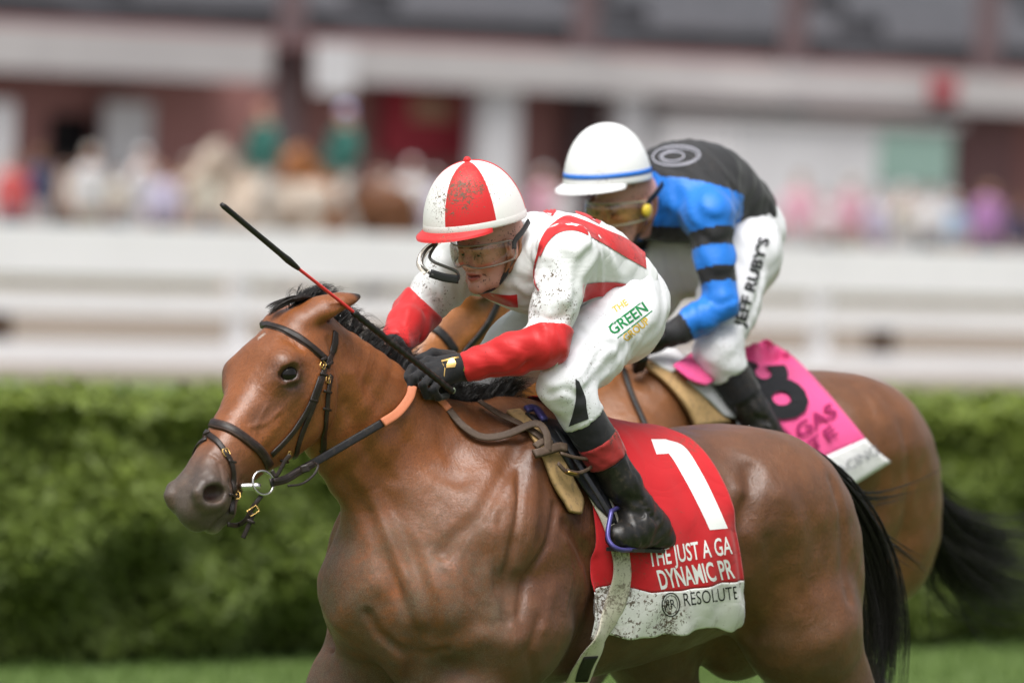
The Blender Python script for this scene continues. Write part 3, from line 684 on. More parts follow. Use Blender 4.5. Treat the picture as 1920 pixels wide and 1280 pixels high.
strands('tail', HAIR, hr1.root, None, [T1([(1415, 812), (1490, 838), (1565, 905), (1610, 985), (1640, 1075), (1652, 1180), (1640, 1290), (1620, 1380)], -.02), T1([(1425, 806), (1500, 838), (1576, 905), (1624, 990), (1654, 1080), (1664, 1180), (1655, 1290), (1635, 1390)], -.05)], 1400, .0013, .007, .034, seg=14, seed=8, clump=18, lens=(.75, 1.))
strands('tail_wisp', HAIR, hr1.root, None, [T1([(1540, 890), (1600, 925), (1680, 918), (1780, 885)], -.03), T1([(1560, 900), (1630, 935), (1700, 935), (1800, 880)], -.05)], 60, .0010, .008, .02, seg=12, seed=9, clump=6, lens=(.5, 1.))
strands('tail_wisp', HAIR, hr1.root, None, [T1([(1590, 950), (1660, 1030), (1710, 1075), (1745, 1120)], -.03), T1([(1600, 960), (1680, 1010), (1720, 1040), (1760, 1060)], -.05)], 40, .0010, .008, .02, seg=12, seed=10, clump=5, lens=(.5, 1.))
print('skin', time.time() - t0)
# ------------------------------------------------------------------ tack: straps, cloths, saddles
def ribbon(name, P, N, w, th, mat, parent, closed=False, flat=False, w2=None):
    """a strap through points P with surface normals N, w wide, th thick, slightly domed"""
    P = np.asarray(P, float); N = np.asarray(N, float); n = len(P)
    if n < 2: return None
    T = np.gradient(P, axis=0) if not closed else np.roll(P, -1, 0) - np.roll(P, 1, 0)
    T /= np.linalg.norm(T, axis=1)[:, None] + 1e-9
    Bn = np.cross(N, T); Bn /= np.linalg.norm(Bn, axis=1)[:, None] + 1e-9; N = np.cross(T, Bn)
    W = (np.linspace(w, w if w2 is None else w2, n))[:, None]
    prof = [(-.5, 0), (-.5, .55), (-.40, .95), (-.2, 1.), (0, 1.02), (.2, 1.), (.40, .95), (.5, .55), (.5, 0)]
    V = np.stack([P + Bn * W * a + N * th * b for a, b in prof], 1).reshape(-1, 3); m = len(prof); Fs = []
    for i in range(n if closed else n - 1):
        j = (i + 1) % n
        for k in range(m): Fs.append((i * m + k, j * m + k, j * m + (k + 1) % m, i * m + (k + 1) % m))
    if not closed: Fs += [tuple(range(m)), tuple(range((n - 1) * m, n * m))[::-1]]
    return add_mesh(name, V, Fs, mat, parent)
def tube(name, P, r, mat, parent, sides=8, closed=False, mw=None):
    P = np.asarray(P, float); n = len(P); r = np.broadcast_to(np.asarray(r, float), (n,))[:, None]
    T = np.gradient(P, axis=0) if not closed else np.roll(P, -1, 0) - np.roll(P, 1, 0)
    T /= np.linalg.norm(T, axis=1)[:, None] + 1e-9
    ref = np.array([.3, .2, .93]); A = np.cross(T, ref); A /= np.linalg.norm(A, axis=1)[:, None]; Bn = np.cross(T, A)
    V = np.stack([P + r * (math.cos(q) * A + math.sin(q) * Bn) for q in np.arange(sides) * 2 * math.pi / sides], 1).reshape(-1, 3); Fs = []
    for i in range(n if closed else n - 1):
        j = (i + 1) % n
        for k in range(sides): Fs.append((i * sides + k, i * sides + (k + 1) % sides, j * sides + (k + 1) % sides, j * sides + k))
    if not closed: Fs += [tuple(range(sides))[::-1], tuple(range((n - 1) * sides, n * sides))]
    return add_mesh(name, V, Fs, mat, parent, mw=mw)
def on(B, fr, px, n=24, off=.001):
    """photo pixel path -> evenly sampled points and normals on a body"""
    pts = spline(px, n) if len(px) > 2 else np.linspace(px[0], px[1], n)
    O = fr.loc(CAM); D = np.array([ray(*p) @ fr.M for p in pts])
    P, hit = B.march(O, D, far=5., off=off, start=15.5)
    if not hit.any(): print('T: no hit', px[0]); return np.zeros((0, 3)), np.zeros((0, 3))
    P = P[hit]
    for _ in range(2): 
        if len(P) > 4: P[1:-1] = .25 * P[:-2] + .5 * P[1:-1] + .25 * P[2:]
    P = B.project(P, 2, off=off)
    return P, B.normal(P)
def leather(name, col, rough=.5, dirt=.4):
    m = make_mat(name, col, rough, .4); t = NT(m); o = t.obj(); n1 = t.noise(60, 5, o, .65); n2 = t.noise(900, 2, o)
    c = t.mix(t.math('MULTIPLY', t.step(n1, .50, .66), dirt), (*col,), (.14, .10, .07)); t.base(c); t.norm(t.bump(n2, .3, .001, t.bump(n1, .3, .003)))
    t.set(t.b.inputs['Roughness'], t.math('ADD', rough - .12, t.math('MULTIPLY', n1, .3))); return m
L_DARK = leather('dark_brown_leather', (.016, .010, .008), .42, .12); L_NOSE = leather('worn_brown_leather', (.038, .018, .013), .45, .25)
L_BLACK = leather('black_leather', (.010, .009, .009), .42, .12); L_ORANGE = leather('orange_rubber_grip', (.60, .20, .10), .6, .08)
L_BROWN = leather('muddy_brown_leather', (.075, .046, .030), .6, .5); L_TAN = leather('tan_sheepskin', (.42, .27, .12), .85, .5)
BRASS = make_mat('brass', (.65, .42, .14), .28, .5, Metallic=1.); STEEL = make_mat('steel', (.62, .60, .57), .22, .5, Metallic=1.)
z1 = lambda *p: [(300 + x / 2.5596, 520 + y / 2.5596) for x, y in p]
z4 = lambda *p: [(860 + x / 2.286, 720 + y / 2.286) for x, y in p]
z2 = lambda *p: [(700 + x / 2.5607, 280 + y / 2.5607) for x, y in p]
def mirror_head(h, P, N):
    M = np.array([1, -1, 1.]); q = h.hloc(P) * M; P2 = h.po + (q * h.hl) @ h.R
    n = (N @ h.R.T) * M @ h.R; return P2, n
def buckle(h, px, ang, parent, B, w=.0085, l=.0095):
    P, N = on(B, h.fr, [px, (px[0] + math.cos(ang) * 3, px[1] + math.sin(ang) * 3)], 3, .005)
    p, nn = P[0], N[0]; t = nrm(P[-1] - P[0]); b = np.cross(nn, t)
    L = [p + t * l * a + b * w * c for a, c in [(-1, -.7), (-.7, -1), (.7, -1), (1, -.7), (1, .7), (.7, 1), (-.7, 1), (-1, .7)]]
    tube('buckle', L, .0014, BRASS, parent, 6, closed=True)
    tube('buckle_pin', [p - t * l, p + nn * .002, p + t * l], .0012, BRASS, parent, 5)
def ring(c, n_, r, k=28, ax=None):
    a = nrm(np.cross(n_, [.1, .2, .97] if ax is None else ax)); b = np.cross(nrm(n_), a)
    return np.array([c + r * (math.cos(q) * a + math.sin(q) * b) for q in np.arange(k) * 2 * math.pi / k])
def bridle1(h):
    B = h.body; root = empty('bridle', 'dark leather bridle with brass buckles on the leading horse', 'bridle', 'bridles', mw=h.fr.mat())
    def strap(name, px, w, th, mat, n=26, mirror=True, off=.001):
        P, N = on(B, h.fr, px, n, off); ribbon(name, P, N, w, th, mat, root)
        if mirror: P2, N2 = mirror_head(h, P, N); ribbon(name, P2, N2, w, th, mat, root)
        return P, N
    # browband runs over the forehead
    P, N = on(B, h.fr, z1((412, 272), (440, 240), (500, 228), (580, 246), (660, 285), (730, 335), (795, 392)), 30, .001)
    ribbon('browband', P, N, .017, .006, L_DARK, root); ribbon('browband_padding', P - N * .0015, N, .023, .003, L_NOSE, root)
    strap('crown_piece', z1((842, 262), (838, 320), (815, 390), (800, 430)), .019, .004, L_DARK)
    strap('cheek_strap', z1((792, 425), (775, 490), (745, 590), (705, 690), (670, 780), (648, 862)), .017, .004, L_DARK)
    strap('cheek_strap', z1((770, 480), (740, 560), (700, 650), (625, 760), (535, 852)), .016, .004, L_DARK, off=.0025)
    strap('throat_strap', z1((822, 470), (808, 540), (800, 640), (788, 760), (782, 858)), .016, .004, L_DARK, off=.002)
    P, N = on(B, h.fr, z1((188, 728), (240, 702), (330, 722), (420, 780), (490, 842), (525, 905)), 30, .001)
    ribbon('noseband', P, N, .025, .0065, L_NOSE, root); ribbon('noseband_stitching', P + N * .0015, N, .016, .0052, L_DARK, root)
    Pm, Nm = mirror_head(h, P[8:], N[8:]); ribbon('noseband', Pm, Nm, .021, .0055, L_NOSE, root)
    P, N = on(B, h.fr, z1((218, 742), (272, 782), (318, 845), (345, 895), (354, 960), (352, 1040), (342, 1135)), 28, .003)
    ribbon('flash_strap', P, N, .0145, .004, L_DARK, root); Pm, Nm = mirror_head(h, P[3:], N[3:]); ribbon('flash_strap', Pm, Nm, .0115, .004, L_DARK, root)
    for pt, an in (((225, 745), .9), ((785, 390), 1.9), ((812, 415), 1.8)): 
        P, N = on(B, h.fr, z1((pt[0] - 12, pt[1] + 8), (pt[0] + 14, pt[1] - 8)), 4, .006); ribbon('keeper', P, N, .008, .004, L_DARK, root)
    for pt in ((737, 590), (785, 465), (345, 882), (803, 548), (800, 632), (595, 880), (350, 1045)):
        P, N = on(B, h.fr, z1((pt[0] - 18, pt[1] - 4), (pt[0] + 18, pt[1] + 5)), 5, .004); ribbon('keeper', P, N, .0065, .004, L_DARK, root)
    for pt, an in (((783, 420), 1.9), ((808, 488), 1.7), ((318, 838), 1.1), ((620, 850), 2.1), ((368, 1045), 1.5)): buckle(h, z1(pt)[0], an, root, B)
    # bit: ring, mouthpiece, lower curb strap
    cen = h.fr.at(*z1((495, 985))[0], .0); c0 = h.hp(.50, .062, -.125)[None]
    c = h.fr.loc(CAM); d = ray(*z1((495, 985))[0]) @ h.fr.M; k = np.linalg.norm(c0[0] - c); c = c + d * (k + .002)
    h.bit = c; vn = nrm(h.R[1] * 1. + np.array([.25, 0, .1]))
    tube('bit_ring', ring(c, vn, .030), .0032, STEEL, root, 8, closed=True)
    cm = np.array([c[0], c[1] * 0 - (c[1] - 2 * h.po[1]) * 0, c[2]]); q = h.hloc(c[None])[0]; c2 = h.hp(q[0], -q[1], q[2]); tube('bit_ring', ring(c2, vn, .030), .0032, STEEL, root, 8, closed=True)
    a, _ = on(B, h.fr, z1((378, 1004), (390, 1004)), 3, .006); e = c + h.R[0] * .012
    tube('bit_mouthpiece', np.linspace(a[0], e, 8), [.007, .009, .0095, .0095, .0095, .010, .010, .006], STEEL, root, 10)
    O = h.fr.loc(CAM)
    def free(px, k0):       # points hanging clear of the head, k0 metres from the lens
        return np.array([O + (ray(*p) @ h.fr.M) * k for p, k in zip(px, np.broadcast_to(k0, (len(px),)))])
    kb = np.linalg.norm(c - O)
    vw = -ray(480, 950) @ h.fr.M
    def free_strap(name, px, ks, w, th, mat, n=30):
        P = spline(free(px, ks), n); dd = P - O; kk_ = np.linalg.norm(dd, axis=1); dd /= kk_[:, None]
        Q, hit = B.march(O, dd, far=5., off=.010, start=15.5); kq = np.linalg.norm(Q - O, axis=1); kk_ = np.where(hit, np.minimum(kk_, kq), kk_)
        for _ in range(3): kk_[1:-1] = np.minimum(kk_[1:-1], .5 * kk_[1:-1] + .25 * (kk_[:-2] + kk_[2:]))
        P = O + dd * kk_[:, None]; ribbon(name, P, np.tile(vw, (n, 1)), w, th, mat, root); return P
    free_strap('curb_strap', z1((322, 1184), (370, 1188), (410, 1165), (435, 1120), (462, 1080), (488, 1045)), kb + np.array([.03, .02, .005, 0, -.004, 0]), .012, .005, L_DARK)
    free_strap('curb_strap_end', z1((450, 1130), (430, 1180), (398, 1250)), kb - .005, .0115, .004, L_DARK)
    Pk = free(z1((415, 1162), (455, 1178)), kb - .010); ribbon('keeper', np.linspace(Pk[0], Pk[1], 4), np.tile(vw, (4, 1)), .008, .004, L_DARK, root)
    bb = free(z1((448, 1120),), kb - .012)[0]; bx_, by_ = nrm(free(z1((478, 1100)), kb - .012)[0] - bb), None; by_ = np.cross(vw, bx_)
    tube('buckle', [bb + bx_ * .013 * a + by_ * .008 * b for a, b in [(-1, -1), (1, -1), (1, 1), (-1, 1)]], .0016, BRASS, root, 6, closed=True)
    # reins: leather from the bit, then the orange grip to the hand, then on to the knot by the saddle
    kh = np.linalg.norm(h.hand - O)
    rp = z1((528, 985), (600, 968), (665, 930), (740, 888), (900, 795), (1075, 693)); kk = np.linspace(kb - .012, kb + (kh - kb) * .72, 6)
    free_strap('rein', rp, kk, .021, .005, L_BLACK, 40)
    free_strap('rein_billet', z1((545, 975), (600, 965), (660, 930), (735, 890)), np.linspace(kb - .018, kb + (kh - kb) * .18 - .010, 4), .012, .005, L_DARK)
    free_strap('rein_loop', z1((612, 1000), (680, 990), (735, 950), (758, 905), (740, 890)), np.linspace(kb + .0, kb + (kh - kb) * .2, 5), .006, .004, L_DARK)
    free_strap('rein_keeper', z1((690, 900), (700, 935)), kb + (kh - kb) * .10 - .012, .022, .005, L_DARK, 6)
    free_strap('rein_grip', z1((1068, 698), (1140, 650), (1195, 580), (1212, 525)), np.linspace(kb + (kh - kb) * .70, kh - .02, 4), .0235, .006, L_ORANGE, 24)
    free_strap('rein_billet', z1((535, 925), (560, 950), (600, 880), (625, 850)), kb - .006, .010, .004, L_DARK, 20)
    b2 = h.hits([(830, 770), (905, 819), (950, 815), (1003, 796)], off=.012)[0]
    A = h.hand + np.array([-.01, .0, -.02])
    Pr = spline(np.vstack([free([(785, 715)], kh)[0], free([(815, 740)], kh + .02)[0], free([(837, 762)], kh + .05)[0], h.hits([(868, 798)], .014)[0], h.hits([(905, 819)], .014)[0], h.hits([(950, 814)], .02)[0], h.hits([(1003, 794)], .04)[0], h.hits([(1024, 812)], .05)[0], h.hits([(1027, 846)], .04)[0]]), 60)
    Nr = h.body.normal(Pr); Nr = Nr / np.linalg.norm(Nr, axis=1)[:, None] * .6 + vw * .4
    ribbon('rein_grip', Pr[:17], Nr[:17], .022, .005, L_ORANGE, root); ribbon('rein', Pr[16:], Nr[16:], .020, .004, L_BROWN, root)
    P, N = on(B, h.fr, [(898, 752), (940, 778), (985, 800), (1015, 820), (1030, 838)], 24, .02); ribbon('rein', P, N, .019, .004, L_BROWN, root)
    P, N = on(B, h.fr, [(1000, 852), (1022, 846), (1046, 838), (1060, 840)], 16, .034); ribbon('rein_knot', P, N, .024, .010, L_BROWN, root)
    P, N = on(B, h.fr, [(1002, 838), (1018, 828), (1034, 832)], 12, .036); ribbon('rein_knot', P, N, .018, .008, L_BROWN, root)
    P, N = on(B, h.fr, [(1050, 850), (1080, 858), (1105, 862), (1108, 875), (1085, 886), (1062, 882)], 30, .045); ribbon('rein_end', P, N, .009, .005, L_BROWN, root)
    P, N = on(B, h.fr, [(1045, 868), (1062, 885), (1085, 890)], 12, .035); ribbon('rein_end', P, N, .012, .004, L_BROWN, root)
    P, N = on(B, h.fr, [(1066, 884), (1084, 888)], 5, .05); tube('buckle', np.vstack([P + N * .002, (P - N * .012)[::-1]]), .002, BRASS, root, 6, closed=True)
    return root
def patch(name, B, fr, L, R, nu, nv, off, mat, parent, wr=.0, th=.003, seed=0, thick=True):
    """cloth lying on a body: the strip between two photo edges (L and R, both from top to bottom)"""
    l, r = (spline(e, nv) if len(e) > 2 else np.linspace(e[0], e[1], nv) for e in (L, R))
    px = np.stack([l * (1 - u) + r * u for u in np.linspace(0, 1, nu)], 1).reshape(-1, 2)
    O = fr.loc(CAM); D = np.array([ray(*p) @ fr.M for p in px])
    P, hit = B.march(O, D, far=5., off=off, start=15.5)
    if not hit.all() and hit.any():
        k = np.linalg.norm(P[hit] - O, axis=1)
        for i in np.nonzero(~hit)[0]:
            j = np.argmin(((px[hit] - px[i]) ** 2).sum(1)); P[i] = O + D[i] * k[j]
    G = P.reshape(nv, nu, 3)
    G = G.copy(); k = np.linalg.norm(G - O, axis=2); 
    for _ in range(2): k[1:-1, 1:-1] = .5 * k[1:-1, 1:-1] + .125 * (k[:-2, 1:-1] + k[2:, 1:-1] + k[1:-1, :-2] + k[1:-1, 2:])
    G = O + D.reshape(nv, nu, 3) * (k - 0.0)[..., None]
    return sheet(name, G, th, mat, parent)
def sheet(name, G, th, mat, parent, mats=None, mi=None):
    """grid of points -> cloth with a back face and hems"""
    nv, nu = G.shape[:2]; du = np.gradient(G, axis=1); dv = np.gradient(G, axis=0); N = np.cross(du, dv); N /= np.linalg.norm(N, axis=2)[..., None] + 1e-9
    V = np.vstack([G.reshape(-1, 3), (G + N * th).reshape(-1, 3)]); n = nv * nu; Fs = []
    id_ = lambda i, j: i * nu + j
    for i in range(nv - 1):
        for j in range(nu - 1):
            a, b, c, d = id_(i, j), id_(i, j + 1), id_(i + 1, j + 1), id_(i + 1, j)
            Fs += [(a, d, c, b), (a + n, b + n, c + n, d + n)]
    bd = [id_(0, j) for j in range(nu)] + [id_(i, nu - 1) for i in range(1, nv)] + [id_(nv - 1, j) for j in range(nu - 2, -1, -1)] + [id_(i, 0) for i in range(nv - 2, 0, -1)]
    for a, b in zip(bd, bd[1:] + bd[:1]): Fs.append((a, b, b + n, a + n))
    return add_mesh(name, V, Fs, mat, parent)
def text_mesh(body, **kw):
    """lettering as flat triangles in its own plane, height 1"""
    cu = bpy.data.curves.new('lettering', 'FONT'); cu.body = body; cu.size = 1.0; cu.resolution_u = 3; cu.offset = kw.get('bold', 0.); cu.space_character = kw.get('space', 1.)
    o = bpy.data.objects.new('lettering', cu); COL.objects.link(o); dg = bpy.context.evaluated_depsgraph_get()
    me = bpy.data.meshes.new_from_object(o.evaluated_get(dg)); bpy.data.objects.remove(o); bpy.data.curves.remove(cu)
    bm = bmesh.new(); bm.from_mesh(me); bpy.data.meshes.remove(me)
    bmesh.ops.remove_doubles(bm, verts=bm.verts, dist=1e-5)
    for _ in range(kw.get('cuts', 1)):
        le = [e for e in bm.edges if e.calc_length() > .22]
        if le: bmesh.ops.subdivide_edges(bm, edges=le, cuts=1); bmesh.ops.triangulate(bm, faces=bm.faces)
    bm.verts.ensure_lookup_table()
    V = np.array([v.co[:2] for v in bm.verts]); Fs = [[v.index for v in f.verts] for f in bm.faces]; bm.free()
    return V, Fs
def decal_px(name, V, Fs, B, fr, tf, off, mat, parent):
    """flat shapes given in photo pixels (tf maps them there) laid on a body"""
    px = tf(V); O = fr.loc(CAM); D = np.array([ray(*p) @ fr.M for p in px]); P, hit = B.march(O, D, far=5., off=off, start=15.5)
    if not hit.all():
        if not hit.any(): return None
        good = hit; Fs = [f for f in Fs if all(good[i] for i in f)]
    if not Fs: return None
    a, b, c = (P[np.array([f[i] for f in Fs])] for i in range(3)); nn = np.cross(b - a, c - a); vd = (O - a)
    Fs = [f if s > 0 else f[::-1] for f, s in zip(Fs, (nn * vd).sum(1))]
    return add_mesh(name, P, Fs, mat, parent, smooth=False)
def write(text, B, fr, p0, p1, hgt, off, mat, parent, shear=0., name='lettering', fit=True, **kw):
    """text whose baseline runs from pixel p0 to pixel p1, letters hgt pixels tall"""
    V, Fs = text_mesh(text, **kw); w = V[:, 0].max(); p0, p1 = np.array(p0, float), np.array(p1, float); ex = (p1 - p0); up = nrm(np.array([ex[1], -ex[0]])); up = nrm(up + nrm(ex) * shear)
    cap = .70
    return decal_px(name, V, Fs, B, fr, lambda V: p0 + (V[:, :1] / w) * ex + (V[:, 1:] / cap) * up * hgt, off, mat, parent)
def strip(name, B, fr, L, R, n, m, off, mat, parent):
    l, r = (spline(e, n) if len(e) > 2 else np.linspace(e[0], e[1], n) for e in (L, R))
    V = np.stack([l * (1 - u) + r * u for u in np.linspace(0, 1, m)], 1).reshape(-1, 2)
    Fs = [(i * m + j, i * m + j + 1, (i + 1) * m + j + 1, (i + 1) * m + j) for i in range(n - 1) for j in range(m - 1)]
    o = decal_px(name, V, Fs, B, fr, lambda v: v, off, mat, parent)
    if o: o.data.polygons.foreach_set('use_smooth', np.ones(len(o.data.polygons), bool))
    return o
def cloth_mat(name, col, dirt=.0, rough=.8, dsc=70., dcol=(.12, .078, .048), big=.0, sheen=.15, weave=900, lo=.60, fold=.30, front=0.):
    """woven cloth: weave, creases, and mud in flecks, clods and smears, heavier towards the front when front is set"""
    m = make_mat(name, col, rough, .3); t = NT(m); o = t.obj()
    n1 = t.noise(6, 4, o); c = t.mix(t.math('MULTIPLY', n1, .14), (*col,), tuple(x * .6 for x in col)); nb = None
    if dirt:
        sx = t.n('SeparateXYZ'); t.set(sx.inputs[0], o); reg = t.noise(5, 3, o, .6)
        if front:
            w = t.n('MapRange'); t.set(w.inputs[0], sx.outputs[0]); w.inputs[1].default_value = front - .42; w.inputs[2].default_value = front + .10; reg = t.math('ADD', t.math('MULTIPLY', reg, .75), t.math('MULTIPLY', t.math('SUBTRACT', w.outputs[0], .45), .28))
        n2 = t.noise(dsc, 3, o, .7, .5); n3 = t.noise(dsc * 2.4, 2, o, .6, .3); n5 = t.noise(dsc * .42, 4, t.scale(o, (1.5, 1, .8)), .75, 1.2)
        f = lambda n_, a_, w_: t.math('MULTIPLY', t.step(t.math('ADD', n_, t.math('MULTIPLY', reg, .85)), lo + a_ + .175, lo + a_ + w_ + .175), dirt)
        k, k2, k3 = f(n2, .26, .05), f(n3, .27, .05), f(n5, .30, .06)
        dc = t.mix(t.noise(40, 2, o), dcol, tuple(x * .65 for x in dcol)); sm = t.math('MULTIPLY', f(t.noise(dsc * .25, 5, o, .8, 1.), .14, .30), .38)
        c = t.mix(sm, c, tuple(.5 * x + .5 * y for x, y in zip(dcol, col))); c = t.mix(k, c, dc); c = t.mix(k2, c, dc); c = t.mix(k3, c, dc)
        if big: c = t.mix(t.math('MULTIPLY', t.step(t.noise(16, 4, o, .7), .5, .72), big), c, (.20, .15, .12))
        nb = t.bump(t.math('MAXIMUM', k, k3), .5, .002)
    t.base(c); w_ = t.noise(weave, 1, o); nb = t.bump(w_, .12, .001, nb)
    if fold:
        fa = t.noise(6, 2, t.scale(o, (1, .8, 1.5)), .45, 1.4); ra = t.math('ABSOLUTE', t.math('SUBTRACT', fa, .5)); fb = t.noise(21, 3, t.scale(o, (1.3, .7, .8)), .5, 1.2); rb = t.math('ABSOLUTE', t.math('SUBTRACT', fb, .5))
        nb = t.bump(t.math('POWER', ra, .8), fold * .55, .016, nb); nb = t.bump(t.math('POWER', rb, .9), fold * .22, .007, nb)
    t.norm(nb)
    t.b.inputs['Sheen Weight'].default_value = sheen
    return m
C_RED = cloth_mat('red_cloth', (.52, .010, .016), .35, lo=.64, fold=.42); C_WHITE = cloth_mat('muddy_white_cloth', (.74, .73, .72), .9, big=.40, lo=.60, dsc=60); C_PRINT = make_mat('white_print', (.80, .80, .80), .7, .2); K_PRINT = make_mat('black_print', (.015, .015, .017), .7, .2)
C_PINK = cloth_mat('pink_cloth', (.78, .085, .27), .1, lo=.68, fold=.5); C_CLEAN = cloth_mat('clean_white_cloth', (.76, .75, .76), .3, lo=.66)
def drape(h, s0, s1, amp=.009):
    """the horse's skin with a cloth's looseness added"""
    B = Body(); B.pr = list(h.body.pr); B.bvh = h.body.bvh
    def fn(P):
        s, t, z = P[:, 0], P[:, 1], P[:, 2] - h.dz
        w = np.clip((1.42 - z) / .4, 0, 1)
        return -amp * w * (np.sin(38 * s + 9 * z) * .6 + np.sin(67 * s - 21 * z + 1.3) * .4 + .5) - .016 * np.clip((1.16 - z) / .14, 0, 1) ** 1.5
    B.warp(fn); return B
def saddle_cloth1(h):
    root = empty('saddle_cloth', 'red saddle cloth with white number one and white sponsor band', 'saddle cloth', 'saddle cloths', mw=h.fr.mat())
    B = drape(h, -.2, -.76); zc = 1.20
    low = h.hits([(1106, 1182), (1180, 1194), (1260, 1186), (1330, 1168), (1386, 1164)], body=B)[0]
    mid = h.hits([(1112, 1104), (1150, 1093), (1230, 1109), (1300, 1105), (1380, 1087)], body=B)[0]
    fro = h.hits([(1085, 930), (1112, 1040), (1112, 1160)], body=B)[0]; s0 = fro[:, 0].mean()
    rear = h.hits([(1236, 811), (1292, 828), (1332, 871), (1366, 941), (1383, 1030), (1389, 1110), (1390, 1160)], body=B)[0]; rp_ = np.arctan2(rear[:, 1], rear[:, 2] - zc); rs_ = rear[:, 0]; rs_[0] = rs_[1] + .02; o = np.argsort(rp_); rp_, rs_ = rp_[o], rs_[o]; s1 = rs_.min() - .01
    phi = lambda p: np.arctan2(p[:, 1], p[:, 2] - zc); so = np.linspace(s0, s1, 72)
    o = np.argsort(low[:, 0]); pl = np.interp(so, low[o, 0], phi(low)[o]); o = np.argsort(mid[:, 0]); pm = np.interp(so, mid[o, 0], phi(mid)[o])
    def grid(a, b, n, sd):
        ph = a[None] + (b - a)[None] * np.linspace(0, 1, n)[:, None]; S = s0 + (np.interp(np.abs(ph), rp_, rs_) - s0) * np.linspace(0, 1, len(so))[None]
        D = np.stack([0 * ph, -np.sin(ph) * sd, -np.cos(ph)], -1).reshape(-1, 3); P = np.stack([S, 0 * S, 0 * S + zc], -1).reshape(-1, 3) - .55 * D
        Q, ok = B.march(P, D, far=.6, off=.009); return Q.reshape(n, len(so), 3)
    G = grid(-pm, pm, 150, 1); sheet('cloth_panel', G[:, ::-1], .0025, C_RED, root)
    for sd in (1, -1):
        g = grid(pm, pl, 26, sd); sheet('sponsor_band', g[:, ::-1] if sd > 0 else g, .0025, C_WHITE, root)
    of = .0121
    strip('number_one', B, h.fr, [(1221, 823), (1255, 851), (1285, 900), (1312, 952), (1331, 993)], [(1248, 823), (1284, 838), (1318, 890), (1345, 945), (1365, 990)], 26, 5, of, C_PRINT, root)
    strip('number_one', B, h.fr, [(1221, 823), (1231, 851)], [(1256, 848), (1250, 850)], 6, 4, of, C_PRINT, root)
    write('THE JUST A GA', B, h.fr, (1218, 1062), (1374, 1037), 33, of, C_PRINT, root, bold=.012)
    write('DYNAMIC PR', B, h.fr, (1238, 1104), (1379, 1082), 36, of, C_PRINT, root, bold=.02, shear=-.1)
    write('RESOLUTE', B, h.fr, (1282, 1136), (1386, 1122), 25, of, K_PRINT, root, bold=-.004)
    V, Fs = [], []
    def ringpx(c, rx, ry, w, n=40):
        b = len(V); a = np.arange(n) * 2 * math.pi / n
        for q in a: V.extend([(c[0] + rx * math.cos(q), c[1] + ry * math.sin(q)), (c[0] + (rx - w) * math.cos(q), c[1] + (ry - w) * math.sin(q))])
        for i in range(n): j = (i + 1) % n; Fs.append((b + 2 * i, b + 2 * j, b + 2 * j + 1, b + 2 * i + 1))
    ringpx((1258, 1133), 17.5, 23, 2.2); ringpx((1258, 1133), 13, 18, 1.2)
    decal_px('emblem', np.array(V), Fs, B, h.fr, lambda v: v, of, K_PRINT, root)
    write('R', B, h.fr, (1258, 1141), (1268, 1139), 18, of, K_PRINT, root); write('R', B, h.fr, (1257, 1141), (1247, 1142), -18, of, K_PRINT, root)
    h.cloth = B
    return root
